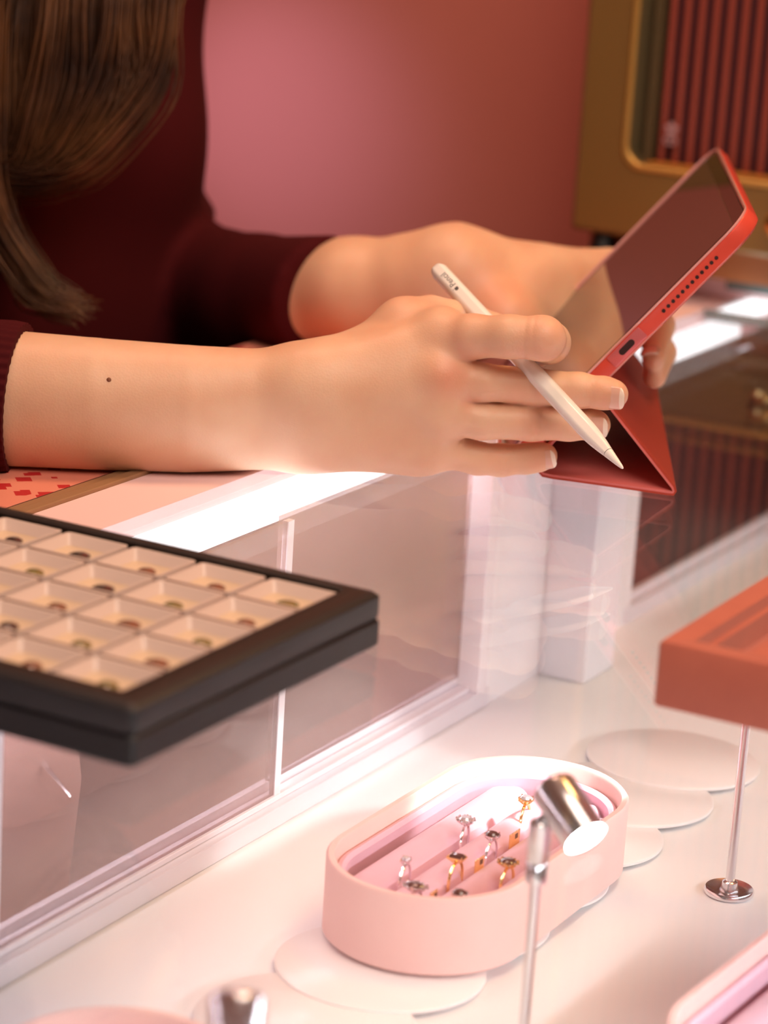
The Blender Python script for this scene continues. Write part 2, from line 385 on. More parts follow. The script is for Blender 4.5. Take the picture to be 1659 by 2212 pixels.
b = MB().loft([rr(-.160, .722, .030, .018, .004, 1.0), rr(-.160, .722, .032, .02, .004, 1.002), rr(-.160, .722, .032, .02, .004, 1.028), rr(-.160, .722, .028, .016, .003, 1.030)]).build('red_box', M['redobj']); tag(b, 'low red box under the gold cabinet beside the black object', 'box')
b = MB().loft([rr(.020, .770, .10, .05, .006, .8401), rr(.020, .770, .102, .052, .006, .842), rr(.020, .770, .102, .052, .006, .925), rr(.020, .770, .098, .048, .004, .927)]).build('red_box', M['redobj']); tag(b, 'blurred red box inside the display case at its far end, below the glass edge', 'box')

# ------------------------------------------------------------------ gem tray
def gem_tray():
    t = empty('gem_tray', (-.06, -.17, 1.0), 'black leatherette tray filled with little plastic gem boxes on the glass top', 'tray')
    x0, x1, y0, y1 = -.236, .0880, -.263, -.086; cx, cy, wx, wy = (x0 + x1) / 2, (y0 + y1) / 2, x1 - x0, y1 - y0
    prof = [(0.0010, 1.0), (0, 1.001), (0, 1.0105), (.0012, 1.0118), (.0004, 1.013), (.0004, 1.0212), (.0022, 1.0228)]
    MB().loft([rr(cx, cy, wx - 2 * d, wy - 2 * d, .003, z, 5) for d, z in prof] + [rr(cx, cy, wx - .004 - .005, wy - .009, .002, 1.0228, 5)] +
              [rr(cx, cy, wx - .0046, wy - .0046, .002, 1.0228, 5)][:0], True, False).build('body', M['black'], t)
    ix0, ix1, iy0, iy1 = -.2225, .0735, -.2495, -.0945; icx, icy, iwx, iwy = (ix0 + ix1) / 2, (iy0 + iy1) / 2, ix1 - ix0, iy1 - iy0
    MB().loft([rr(cx, cy, wx - .009, wy - .009, .002, 1.0228, 5), rr(cx, cy, wx - .012, wy - .012, .002, 1.0232, 5), rr(icx, icy, iwx + .002, iwy + .002, .001, 1.0230, 5), rr(icx, icy, iwx, iwy, .001, 1.022, 5),
               rr(icx, icy, iwx, iwy, .001, 1.004, 5)], False, True).build('rim', M['black_top'], t)
    P0x, P0y, px, py = .0573, -.1105, .0340, .0312
    proto = None; gp = None
    dark = mat('gem_dark', (.05, .03, .025), .1, coat=1); brown = mat('gem_brown', (.22, .09, .05), .1, coat=1); olive = mat('gem_olive', (.20, .16, .05), .1, coat=1)
    for j in range(5):
        for i in range(9):
            x = P0x - i * px; y = P0y - j * py
            if x < ix0 + .015: continue
            col = ['right-hand', 'second-from-right', 'middle', 'second-from-left', 'leftmost visible', 'off-edge', 'off-edge', 'off-edge', 'off-edge'][i]
            row = ['back', 'second', 'third', 'fourth', 'front'][j]
            if proto is None:
                b = empty('gem_box', (x, y, 1.0045)); h = .0168
                z0, z1 = 1.0045, 1.0214; W = .0315; D = .0290
                MB().loft([rr(x, y, W, D, .002, z0, 3), rr(x, y, W, D, .002, z1, 3), rr(x, y, W - .003, D - .003, .0015, z1, 3), rr(x, y, W - .008, D - .010, .002, z1 - .0040, 3)], True, False).build('shell', M['gembox'], b)
                MB().loft([rr(x, y, W - .0078, D - .0098, .002, z1 - .0040, 3), rr(x, y, W - .012, D - .014, .002, z1 - .0052, 3)], False, True).build('foam_pad', M['foam'], b)
                proto = b
            else: b = copy_tree(proto, None, (x, y, 1.0045))
            tag(b, 'small cream and clear plastic gem box, %s row, %s column of the black tray' % (row, col) if i < 5 else 'cream plastic gem box past the left picture edge in the black tray', 'gem box', 'gem boxes in the black tray')
            mt = [dark, dark, brown, olive][(i * 3 + j * 2) % 4] if i > 1 else [olive, brown][(i + j) % 2]
            if (i, j) in ((4, 0), (2, 1), (2, 3)): mt = dark
            s = .0043 if (i + j) % 3 else .0052
            gz = 1.0172
            gm = MB().lathe((x + .001, y - .001, gz - .0008), (0, 0, 1), [(0, s * .5), (.0006, s), (.0016, s * .9), (.0024, s * .5)], 8).build('gemstone', mt)
            tag(gm, ('tiny %s gemstone in the gem box of the %s row, %s column' % ('dark' if mt is dark else 'brown' if mt is brown else 'olive', row, col)) if i < 5 else 'tiny gemstone past the left picture edge', 'gemstone', 'gemstones in the tray boxes')
gem_tray()

# ------------------------------------------------------------------ coral tray on the right
def coral_tray():
    t = empty('coral_tray', (.30, .05, 1.0), 'coral suede jewellery tray with raised rim on the glass top at right', 'tray')
    x0, x1, y0, y1 = .2063, .39, -.0815, .16; cx, cy, wx, wy = (x0 + x1) / 2, (y0 + y1) / 2, x1 - x0, y1 - y0
    R = lambda d, z, r=.002: rr(cx, cy, wx - 2 * d, wy - 2 * d, max(r, .0008), z, 4)
    MB().loft([R(.0005, 1.0), R(0, 1.0008), R(0, 1.0250), R(.001, 1.0262), R(.0095, 1.0262), R(.0105, 1.0255), R(.0108, 1.0205), R(.0135, 1.0205), R(.0140, 1.010)], True, True).build('frame', M['redsuede'], t)
    for k in range(5):
        xx = .2235 + .012 + k * .031
        MB().loft([[V3((xx + .012 * math.cos(a) , y, 1.0101 + .009 * max(0, math.sin(a)))) for a in [math.pi * q / 8 for q in range(9)]] for y in (y0 + .0155, y1 - .0155)]).build('padded_ridge', M['redsuede'], t)
coral_tray()

# ------------------------------------------------------------------ scalloped discs under the ring boxes
for k in range(9):
    yc = -.2430 + .0635 * k; R = .046
    tz = .0022 / (2 * R)
    m = MB(); n = 72; rings = []
    for dr, dz in ((-.0012, 0), (0, .0006), (0, .0018), (-.0010, .0026)):
        rings.append([V3((.080 + (R + dr) * math.cos(2 * math.pi * q / n), yc + (R + dr) * math.sin(2 * math.pi * q / n),
                          .8402 + dz + tz * (R - (R + dr) * math.sin(2 * math.pi * q / n)) )) for q in range(n)])
    m.loft(rings); o = m.build('display_disc', M['disc'])
    tag(o, ['round white display disc at the bottom edge, nearest', 'second nearest round white display disc', 'round white display disc at bottom, in front of the pink ring box', 'round white display disc under the near end of the ring box', 'round white display disc under the middle of the ring box', 'round white display disc under the far end of the ring box', 'round white display disc just past the far end of the ring box', 'second round white display disc past the ring box', 'farthest round white display disc in the overlapping row'][k], 'display disc', 'overlapping white display discs')

# ------------------------------------------------------------------ ring boxes
def ring_box(loc, rot, label, rows=True, length=.193, width=.092, height=.036):
    t = empty('ring_box', (0, 0, 0), label, 'ring box', None)
    w, L = width, length; th = .0042
    S = lambda d, z: rr(0, 0, w - 2 * d, L - 2 * d, (w - 2 * d) / 2 - 1e-5, z, 14)
    MB().loft([S(.0015, 0), S(0, .0012), S(0, height - .0012), S(.0010, height), S(th - .0008, height), S(th, height - .001), S(th, .006)], True, True).build('shell', M['pinkbox'], t)
    # padded liner wall
    li = [S(th + .0003, .012), S(th + .0003, height - .0105), S(th + .0012, height - .0075), S(th + .0032, height - .0068), S(th + .0048, height - .0086), S(th + .0042, .014)]
    MB().loft(li, False, False).build('padded_liner', M['pinkpad'], t)
    iw = w / 2 - th - .0050
    for x, r in ((-.0215, .0113), (0, .0090), (.0187, .0090), (.0325, .0046)):
        hl = (L / 2 - w / 2) + math.sqrt(max(0, iw ** 2 - (abs(x) * .93) ** 2)) - .001
        rings = []
        for s in range(13):
            yy = -hl + 2 * hl * s / 12; sc_ = .55 if s in (0, 12) else 1.0
            rings.append([V3((x + r * sc_ * math.cos(a), yy, height - .0180 + .0092 * sc_ * math.sin(a))) for a in [2 * math.pi * q / 20 for q in range(20)]])
        MB().loft(rings).build('ring_roll', M['pinkpad'], t)
    t.location = loc; t.rotation_euler = (0, 0, rot)
    return t
BX, BY, BZ = .0810, .0365, .8452
ring_box((BX, BY, BZ), 0, 'pale pink oblong ring box full of rings, under the steel spotlight')
ring_box((.0790, -.3040, BZ), 0, 'pale pink ring box cut off at the bottom left, beside the nearest spotlight')
ring_box((.2760, -.0300, .8452), math.radians(-2.5), 'pale pink ring box cut off at the lower right corner')

# rings
def ring(px, py, style, stone, label, face=0.0, tagc=False):
    """ring standing in a slit: band in the plane across the slit"""
    met = M['gold'] if style.startswith('gold') else M['silver']
    z = .8800; t = empty('ring', (px, py, z - .016), label, 'ring', 'rings in the pink ring box')
    ax = V3((math.cos(face), math.sin(face), 0)); ux = V3((-math.sin(face), math.cos(face), 0)); R = .0082
    MB().torus((px, py, z - .0022 - R), ax, R, .00075, 30, 8, u=ux).build('band', met, t)
    c = V3((px, py, z)); s = MB()
    sz = {'oval': (.0036, .0030), 'rect': (.0042, .0026), 'small': (.0023, .0023), 'marquise': (.0050, .0034), 'octagon': (.0040, .0036), 'cluster': (.0036, .0032)}[stone]
    n = {'oval': 20, 'rect': 4, 'small': 12, 'marquise': 6, 'octagon': 8, 'cluster': 12}[stone]; off = math.pi / 4 if n == 4 else math.pi / 8 if n == 8 else 0
    k4 = 1.3 if n == 4 else 1
    def el(f, dz): return [c + ax * (sz[0] * f * k4 * math.cos(2 * math.pi * q / n + off)) + ux * (sz[1] * f * k4 * math.sin(2 * math.pi * q / n + off)) + V3((0, 0, dz)) for q in range(n)]
    s.loft([el(.35, -.0024), el(.9, -.0006), el(1.08, 0), el(1.08, .0006), el(.92, .0006)], True, False)
    npg = 4 if stone in ('oval', 'rect', 'small') else 6
    for q in range(npg):
        a = 2 * math.pi * (q + .5) / npg; d = ax * math.cos(a) * sz[0] + ux * math.sin(a) * sz[1]
        s.tube([c + d * .4 + V3((0, 0, -.002)), c + d * 1.12, c + d * 1.02 + V3((0, 0, .0014))], [.0004, .00055, .0004], 6)
    if stone in ('cluster', 'marquise', 'octagon'):
        for q in range(10):
            a = 2 * math.pi * q / 10; d = ax * math.cos(a) * (sz[0] + .0006) + ux * math.sin(a) * (sz[1] + .0006)
            s.lathe(c + d + V3((0, 0, .0001)), (0, 0, 1), [(0, .0004), (.0003, .0008), (.0009, .0006), (.0011, .0001)], 6)
    s.build('setting', met, t)
    MB().loft([el(.5, .0002), el(.92, .0004), el(.93, .0009), el(.62, .0018)]).build('gemstone', M['clearstone'] if style.endswith('clear') else M['darkstone'], t)
    return t
ring(.0722, .0365, 'silver_clear', 'cluster', 'silver ring with a sparkling pale cluster, farthest one left of the spotlight', .25)
ring(.0728, -.0215, 'silver_clear', 'small', 'thin silver ring with a tiny clear stone, leftmost in the ring box', .2)
ring(.0905, .0275, 'silver_dark', 'oval', 'silver ring with a round dark stone in the middle slit, far side', .15)
ring(.0895, -.0050, 'gold_dark', 'rect', 'gold ring with a flat oblong dark stone standing before a gold tag', .1)
ring(.1105, .0040, 'gold_dark', 'octagon', 'gold ring with a framed dark octagon stone close to the lamp post', .1)
ring(.0900, -.0440, 'silver_dark', 'marquise', 'silver ring with a large pointed dark stone near the front of the box', .1)
ring(.1092, -.0395, 'silver_dark', 'oval', 'silver ring with a greenish dark round stone, nearest the front rim', .15)
ring(.0830, .0770, 'gold_clear', 'oval', 'bright gold ring half hidden behind the spotlight head', .2)
for (tx, ty, L, lab) in ((.0935, .0100, .011, 'small gold price tag with brown print beside the oblong-stone ring'), (.0925, .0470, .013, 'narrow gold price tag in the slit behind the round dark stone ring'), (.0945, -.0350, .008, 'tiny gold tag tucked behind the large pointed stone ring'), (.1120, -.0300, .010, 'tiny gold tag in the right-hand slit by the front rim')):
    tg = empty('price_tag', (tx, ty, .872), lab, 'price tag', None)
    MB().box((tx - .0003, ty - L * .4, .869), (tx + .0003, ty + L * .4, .8760)).build('plate', M['gold'], tg, bevel=.0002)
    m = MB()
    for q in range(3): m.box((tx + .00031, ty + L * .02 + q * .0009, .8725), (tx + .00045, ty + L * .02 + q * .0009 + .0006, .8748))
    m.build('print', M['tagprint'], tg)

# ------------------------------------------------------------------ spot lamps in the case
def spot_lamp(base, top_z, head_top, axis, label, power, head_len=.0285, r=.0092, dark_dir=None):
    x, y = base[:2]; z = .8401
    t = empty('spot_lamp', (x, y, z), label, 'spot lamp', 'steel spot lamps inside the case')
    MB().lathe((x, y, z), (0, 0, 1), [(0, .0112), (.0006, .0118), (.0022, .0118), (.0030, .0112), (.0024, .0098), (.0013, .0060), (.0016, .0045), (.0060, .0036), (.0066, .0028), (.007, .001)], 48).build('base', M['chrome'], t)
    MB().lathe((x, y, z + .006), (0, 0, 1), [(0, .0022), (top_z - .026 - z - .006, .0022)], 20).build('pole', M['steel'], t)
    j = MB().lathe((x, y, top_z - .0265), (0, 0, 1), [(0, .0030), (.0006, .0043), (.0085, .0045), (.0089, .0042), (.0093, .0045), (.0255, .0045), (.0262, .0038)], 28).build('collar', M['steel'], t)
    a = V3(axis).normalized(); h = V3(head_top); jp = V3((x, y, top_z - .001))
    side = h + a * head_len * .38
    d = side - jp
    MB().tube([jp - V3((0, 0, .004)), jp, jp + d * .5, side - d.normalized() * r * .8], [.0028, .0028, .0024, .0024], 12).build('hinge', M['chrome'], t)
    hd = MB().lathe(h, a, [(0, .0005), (.0002, r - .0035), (.0008, r - .0016), (.0022, r - .0003), (.0035, r), (head_len - .0004, r), (head_len, r - .0003), (head_len - .001, r - .0009), (head_len - .0035, r - .0010)], 48, True, False).build('lamp_head', M['steel'], t)
    MB().lathe(h + a * (head_len - .0012), a, [(0, r - .0010), (.0005, r - .0012), (.0009, r - .003), (.0010, .0005)], 32).build('lens', M['lens'], hd)
    lc = h + a * (head_len + .002)
    l = lamp('SPOT', 'lamp_beam', lc, lc + a, power, (1, .97, .95), .006, 62, .35)
    l.parent = t; l.location = V3(lc) - V3((x, y, z))
    return t
ax1 = Vector((0.1918, -0.1015, 0.9473)) - Vector((0.1703, -0.0900, 0.9605))
spot_lamp((.171, -.0985), .9490, (0.1702, -0.0899, 0.9609), ax1, 'small steel spotlight on a pole before the ring box, head tilted to the right', .35)
spot_lamp((.171, .122), .9560, (.1675, .1205, .9690), (-.70, -.05, -.62), 'thin steel lamp post on a chrome disc foot below the coral tray', 1.35)
spot_lamp((.171, -.3213), .9350, (0.1724, -0.3238, 0.9638), (.28, -.42, -.80), 'spotlight head cut off at the bottom left edge beside the ring box', .5)

# ------------------------------------------------------------------ tablet with folded cover
TL = V3((-.4417, .8972, 0)); TA = V3((.5732, .2822, .7693)); TN = V3((-.6902, -.3398, .6389)); TB = V3((.0009, .1932, 1.0005))
TS = V3((.8972, .4417, 0))
def tp(a, l, n): return TB + TA * a + TL * l + TN * n
def tablet():
    t = empty('tablet', TB + TL * .12, 'tablet in a coral folio case leaning on its folded cover on the glass', 'tablet')
    H, L = .1805, .2495
    def R(d, n, r=.018): return [tp(p.x, p.y, n) for p in rr(H / 2, L / 2, H - 2 * d, L - 2 * d, r - d, 0, 10)]
    MB().loft([R(.0016, -.0030), R(.0013, .0026), R(.0018, .0032), R(.0035, .0033)]).build('body', M['alu'], t)
    MB().loft([R(.0026, .0034), R(.0030, .0036)]).build('screen', M['screen'], t, smooth=8)
    MB().loft([R(.0105, .00362, .012), R(.0107, .00370, .012)]).build('display', M['display'], t, smooth=8)
    # case shell: back plate + wall with a cut-out at the port
    cut0, cut1 = .0785, .1025
    shell = MB()
    prof = [(.0010, .0038), (0, .0030), (-.0003, -.0020), (.0005, -.0042), (.0030, -.0056), (.014, -.0058)]
    outer = [R(d, n) for d, n in prof]; inner = [R(d, n) for d, n in ((.0017, -.0032), (.0015, .0034))]
    rings = outer[::-1] + [R(.0013, .0038)] + inner[::-1]
    # find vertices on the near short side between the cut bounds: split by building wall quads except there
    N = len(rings[0]); vs = [p for r in rings for p in r]; fs = []
    for i in range(len(rings) - 1):
        for j in range(N):
            fs.append((i * N + j, i * N + (j + 1) % N, (i + 1) * N + (j + 1) % N, (i + 1) * N + j))
    shell.add(vs, fs); shell.add(rings[0], [tuple(range(N))])
    shell.build('case_shell', M['case'], t)
    MB().loft([R(.0006, .0036), R(.0002, .0044), R(.0010, .0047), R(.0018, .0044), R(.0018, .0036)], False, False).build('case_lip', M['case_lip'], t)
    # aluminium window around the port
    def side_rr(ac, nc_, wa, wn, r, l): return [tp(ac + p.x, l, nc_ + p.y) for p in rr(0, 0, wa, wn, r, 0, 6)]
    am = .0905
    pw = MB().loft([side_rr(am, -.0002, .0225, .0066, .0008, .0012), side_rr(am, -.0002, .0225, .0066, .0008, -.0006), side_rr(am, -.0002, .0215, .0058, .0006, -.0008)]).build('port_window', M['alu'], t)
    MB().loft([side_rr(am, 0, .0098, .0034, .0017, -.0007), side_rr(am, 0, .0098, .0034, .0017, -.00085)]).build('usb_port', M['hole'], pw)
    for k in range(12):
        a = am + .0258 + k * .00335
        o = MB().loft([side_rr(a, -.0003, .0019, .0019, .00095, .0002), side_rr(a, -.0003, .0019, .0019, .00095, -.00045)]).build('speaker_hole', M['hole'], t)
    # folded cover
    def cs(s, z, l): return TB + TS * s + TL * l + V3((0, 0, z))
    path = []
    for wv in (.062, .05, .04, .03, .024): path.append((TB + TA * wv - TN * .0074, TS.dot(TA) * wv, 0))
    mid = [(p, 0) for p, _, _ in path]
    pts = [ (tp(wv, 0, -.0073), 0.0) for wv in (.066, .05, .035, .024)]
    fold = [(cs(.0245, .0135, 0), -.001), (cs(.0200, .0070, 0), -.002), (cs(.0190, .0032, 0), -.003), (cs(.0212, .0013, 0), -.003), (cs(.0260, .0009, 0), -.004)]
    base = [(cs(.05, .0009, 0), -.010), (cs(.0835, .0009, 0), -.0195)]
    turn = [(cs(.0862, .0010, 0), -.0200), (cs(.0868, .0022, 0), -.0200), (cs(.0860, .0042, 0), -.0195)]
    up = [(tp(.064, 0, -.0090) , 0.0)]
    chain = [(p + TL * l) for p, l in pts + fold + base + turn + up]
    shp = []; n = len(chain)
    for i, p in enumerate(chain):
        a = chain[max(0, i - 1)]; b = chain[min(n - 1, i + 1)]; d = (b - a); d = d - TL * d.dot(TL); d.normalize()
        nn = d.cross(TL).normalized(); shp.append((p, nn))
    th = .0011
    for name, half, mm in (('cover_outer', (0, th), M['folio']), ('cover_lining', (-th, 0), M['folio_in'])):
        m = MB(); vs = []
        for l in (0, .247):
            for h in half:
                vs += [p + nn * h + TL * l for p, nn in shp]
        f = []
        for i in range(n - 1):
            f += [(i, i + 1, n + i + 1, n + i), (2 * n + i, 3 * n + i, 3 * n + i + 1, 2 * n + i + 1), (i, 2 * n + i, 2 * n + i + 1, i + 1), (n + i, n + i + 1, 3 * n + i + 1, 3 * n + i)]
        f += [(0, n, 3 * n, 2 * n), (n - 1, 2 * n - 1, 4 * n - 1, 3 * n - 1)]
        m.add(vs, f).build(name, mm, t, smooth=60)
tablet()

# ------------------------------------------------------------------ stylus
def stylus():
    a = V3((-0.0500, 0.2037, 1.0978)); b = V3((0.0904, 0.1400, 1.0296)); d = (b - a).normalized(); L = (b - a).length
    t = empty('stylus', (a + b) / 2, 'white stylus held between index and middle finger', 'stylus')
    r = .00455
    side = d.cross(V3((.475, -.88, .3))).normalized(); nrm = side.cross(d).normalized()
    nrm = nrm if nrm.dot(V3((.475, -.88, .2))) > 0 else -nrm
    rings = []; n = 40
    prof = [(0, .0008), (.0004, .0022), (.0014, .0034), (.003, .0041), (.0046, r)] + [(L - .0305, r), (L - .0265, r * .965), (L - .022, r * .87), (L - .017, r * .72), (L - .0125, r * .56)]
    for h, rad in prof:
        ring_ = []
        for q in range(n):
            t_ = 2 * math.pi * q / n; vx = math.cos(t_) * rad; vy = math.sin(t_) * rad
            vy = min(vy, rad * .90)     # flat side facing up
            ring_.append(a + d * h + side * vx + nrm * vy)
        rings.append(ring_)
    MB().loft(rings).build('barrel', M['pencil'], t)
    MB().lathe(a + d * (L - .0125), d, [(0, r * .55), (.0001, r * .50), (.0004, r * .50), (.0005, r * .55)], 24, False, False).build('seam_ring', M['print'], t)
    MB().lathe(a + d * (L - .0122), d, [(0, r * .555), (.006, r * .36), (.0105, r * .20), (.0118, r * .12), (.0122, .0001)], 24).build('tip', M['pencil'], t)
    # printed mark and word near the rounded end
    fc = bpy.data.curves.new('mark', 'FONT'); fc.body = 'Pencil'; fc.size = .0046; fc.align_x = 'LEFT'; fc.align_y = 'CENTER'; fc.resolution_u = 2
    fo = bpy.data.objects.new('mark', fc); COL.objects.link(fo)
    dg = bpy.context.evaluated_depsgraph_get(); me = bpy.data.meshes.new_from_object(fo.evaluated_get(dg)); bpy.data.objects.remove(fo)
    up = nrm * .90 * r + nrm * .00006
    rd = -d; yv = nrm.cross(rd)       # text reads towards the rounded end
    o0 = a + d * .0205 + up + side * 0
    vs = [o0 + rd * v.co.x + yv * v.co.y for v in me.vertices]; fs = [tuple(p.vertices) for p in me.polygons]
    m = MB().add(vs, fs)
    c0 = a + d * .0228 + up
    ap = []
    for q in range(24):
        t_ = 2 * math.pi * q / 24; rad = .00115 * (1 + .10 * math.cos(2 * t_) - .12 * (math.cos(t_ - math.pi / 2) > .95) - .10 * (math.cos(t_ + math.pi / 2) > .95) - .28 * max(0, math.cos(t_) - .75) / .25)
        ap.append(c0 + rd * rad * math.cos(t_) + yv * rad * 1.1 * math.sin(t_))
    m.add(ap, [tuple(range(24))])
    m.add([c0 + yv * .0013 + rd * .0001, c0 + yv * .0017 + rd * .0006, c0 + yv * .0021 + rd * .0006, c0 + yv * .0017 + rd * .0001], [(0, 1, 2, 3)])
    m.build('printed_mark', M['print'], t)
    bpy.data.meshes.remove(me)
stylus()

# ------------------------------------------------------------------ person: distance-field body
E1 = np.array((.8796, .4756, 0)); E2 = np.array((-.4756, .8796, 0)); E3 = np.array((0, 0, 1.))
FR = np.stack((E1, E2, E3))
def loc3(p): return FR @ np.array(p, float)
class Field:
    def __init__(s, lo, hi, h):
        s.h = h; s.lo = np.array(lo) - 3 * h; n = np.ceil((np.array(hi) - s.lo) / h).astype(int) + 4; s.n = n
        s.g = np.full(n, 1.0, np.float32)
    def cap(s, a, b, ra, rb, k=.004, flat=1.0, into=None):
        """tapered capsule; flat squeezes it along the view-depth axis"""
        a = loc3(a); b = loc3(b); R = max(ra, rb) * max(1, flat) + 3 * max(k, .008) + 2 * s.h
        lo = np.maximum(0, np.floor((np.minimum(a, b) - R - s.lo) / s.h).astype(int)); hi = np.minimum(s.n, np.ceil((np.maximum(a, b) + R - s.lo) / s.h).astype(int) + 1)
        if (hi <= lo).any(): return s
        ax = [(s.lo[i] + s.h * np.arange(lo[i], hi[i])).astype(np.float32) for i in range(3)]
        f = np.array((1, 1 / flat, 1), np.float32)
        X = (ax[0] - a[0])[:, None, None]; Y = ((ax[1] - a[1]) * f[1])[None, :, None]; Z = (ax[2] - a[2])[None, None, :]
        d = (b - a) * f; L = max(float(d @ d), 1e-12)
        t = np.clip((X * d[0] + Y * d[1] + Z * d[2]) / L, 0, 1)
        q = np.sqrt((X - t * d[0]) ** 2 + (Y - t * d[1]) ** 2 + (Z - t * d[2]) ** 2) - (ra + t * (rb - ra))
        if flat < 1: q = q * (flat * .5 + .5)
        sl = tuple(slice(lo[i], hi[i]) for i in range(3)); T = s.g if into is None else into
        o = T[sl]
        if k > 0:
            hh = np.clip(.5 + .5 * (o - q) / k, 0, 1); T[sl] = o * (1 - hh) + q * hh - k * hh * (1 - hh)
        else: T[sl] = np.minimum(o, q)
        return s
    def chain(s, pts, rs, k=.003, flat=1.0, root_k=.006):
        T = np.full(s.n, 1.0, np.float32)
        for i in range(len(pts) - 1): s.cap(pts[i], pts[i + 1], rs[i], rs[i + 1], k, flat, into=T)
        m = T < .05
        o = s.g[m]; q = T[m]; kk = root_k
        if kk > 0:
            hh = np.clip(.5 + .5 * (o - q) / kk, 0, 1); s.g[m] = o * (1 - hh) + q * hh - kk * hh * (1 - hh)
        else: s.g[m] = np.minimum(o, q)
        return s
    def clip_below(s, z):
        Z = (s.lo[2] + s.h * np.arange(s.n[2]))[None, None, :]; s.g = np.maximum(s.g, (z - Z).astype(np.float32)); return s
    def mesh(s, smooth=2):
        g = s.g; h = s.h; ins = g < 0
        c = np.zeros(np.array(g.shape) - 1, np.int8)
        for dx in (0, 1):
            for dy in (0, 1):
                for dz in (0, 1): c += ins[dx:g.shape[0] - 1 + dx, dy:g.shape[1] - 1 + dy, dz:g.shape[2] - 1 + dz]
        act = (c > 0) & (c < 8); idx = np.argwhere(act); nid = np.full(act.shape, -1, np.int64); nid[act] = np.arange(len(idx))
        acc = np.zeros((len(idx), 3)); cnt = np.zeros(len(idx))
        corners = [(0, 0, 0), (1, 0, 0), (0, 1, 0), (1, 1, 0), (0, 0, 1), (1, 0, 1), (0, 1, 1), (1, 1, 1)]
        for i, A in enumerate(corners):
            for B in corners[i + 1:]:
                if sum(abs(np.array(A) - B)) != 1: continue
                ga = g[idx[:, 0] + A[0], idx[:, 1] + A[1], idx[:, 2] + A[2]]; gb = g[idx[:, 0] + B[0], idx[:, 1] + B[1], idx[:, 2] + B[2]]
                m = (ga < 0) != (gb < 0); t = np.where(m, ga / np.where(m, ga - gb, 1), 0)
                acc += m[:, None] * (np.array(A) + t[:, None] * (np.array(B) - np.array(A))); cnt += m
        v = s.lo + h * (idx + acc / cnt[:, None]); faces = []
        for a in range(3):
            b, d = (a + 1) % 3, (a + 2) % 3
            sl0 = [slice(None)] * 3; sl1 = [slice(None)] * 3; sl0[a] = slice(0, -1); sl1[a] = slice(1, None)
            cr = ins[tuple(sl0)] != ins[tuple(sl1)]; e = np.argwhere(cr)
            e = e[(e[:, b] > 0) & (e[:, d] > 0) & (e[:, b] < g.shape[b] - 1) & (e[:, d] < g.shape[d] - 1)]
            def cell(ob, od):
                q = e.copy(); q[:, b] += ob; q[:, d] += od; return nid[q[:, 0], q[:, 1], q[:, 2]]
            q = np.stack((cell(-1, -1), cell(0, -1), cell(0, 0), cell(-1, 0)), 1)
            fl = ins[e[:, 0], e[:, 1], e[:, 2]]; q[~fl] = q[~fl][:, ::-1]; faces.append(q)
        F = np.concatenate(faces)
        ed = np.concatenate([F[:, [i, (i + 1) % 4]] for i in range(4)])
        for _ in range(smooth):
            s_ = np.zeros_like(v); n_ = np.zeros(len(v))
            np.add.at(s_, ed[:, 0], v[ed[:, 1]]); np.add.at(n_, ed[:, 0], 1); v = v * .45 + .55 * s_ / np.maximum(n_, 1)[:, None]
        return v @ FR, F

def crease(v, c, d, width=.0007, depth=.0005, reach=.012, facing=None):
    """press a fine groove into vertices v round point c across direction d"""
    c = np.array(c); d = np.array(d) / np.linalg.norm(d); r = v - c; t = r @ d
    dist = np.linalg.norm(r - t[:, None] * d, axis=1)
    wgt = np.exp(-(t / width) ** 2) * (dist < reach)
    if facing is not None: wgt = wgt * np.clip((r / np.maximum(np.linalg.norm(r, axis=1), 1e-9)[:, None]) @ np.array(facing) * 1.6, 0, 1)
    return v - (r - t[:, None] * d) / np.maximum(dist, 1e-6)[:, None] * (wgt * depth)[:, None]

person = empty('person', (-.45, .25, 0), 'person in a burgundy sweater with long brown hair, writing hand resting on the glass', 'person')
def np_mesh(name, V, F, mats, parent, attr=None, tri=False):
    me = bpy.data.meshes.new(name); b = np.array(world_loc(parent)) if parent else np.zeros(3)
    me.from_pydata((V - b).tolist(), [], F.tolist()); 
    for m in mats: me.materials.append(m)
    me.polygons.foreach_set('use_smooth', [True] * len(me.polygons))
    if attr is not None:
        a = me.attributes.new('blush', 'FLOAT', 'POINT'); a.data.foreach_set('value', attr.astype(np.float32))
    o = bpy.data.objects.new(name, me); COL.objects.link(o); o.parent = parent; me.update(); return o

# --- right arm and hand (nearest the camera)
HP = dict(
 el=(-0.2947, 0.0034, 1.0135), fa=(-0.2369, 0.0326, 1.0257), f0=(-0.1982, 0.0489, 1.0298), f1=(-0.1641, 0.0675, 1.0302), f2=(-0.1250, 0.0911, 1.0305), f3=(-0.0947, 0.1115, 1.0320), wr=(-0.0740, 0.1235, 1.0344))
IDX = [(-0.0209, 0.1585, 1.0731), (-0.0021, 0.1556, 1.0765), (0.0175, 0.1565, 1.0794), (0.0330, 0.1616, 1.0802), (0.0295, 0.1770, 1.0752), (0.0164, 0.1913, 1.0681), (0.0050, 0.1938, 1.0658)]
IDR = [.0112, .0106, .0102, .0106, .0100, .0088, .0075]
MID = [(-0.0155, 0.1500, 1.0555), (0.0033, 0.1585, 1.0539), (0.0237, 0.1739, 1.0528), (0.0448, 0.1828, 1.0527), (0.0575, 0.1851, 1.0530), (0.0625, 0.1855, 1.0531)]
MIR = [.0115, .0092, .0090, .0085, .0078, .0072]
RNG_ = [(-0.0146, 0.1484, 1.0377), (0.0041, 0.1599, 1.0346), (0.0241, 0.1753, 1.0345), (0.0406, 0.1843, 1.0348), (0.0510, 0.1878, 1.0355), (0.0538, 0.1882, 1.0357)]
RIR = [.0110, .0093, .0093, .0083, .0073, .0066]
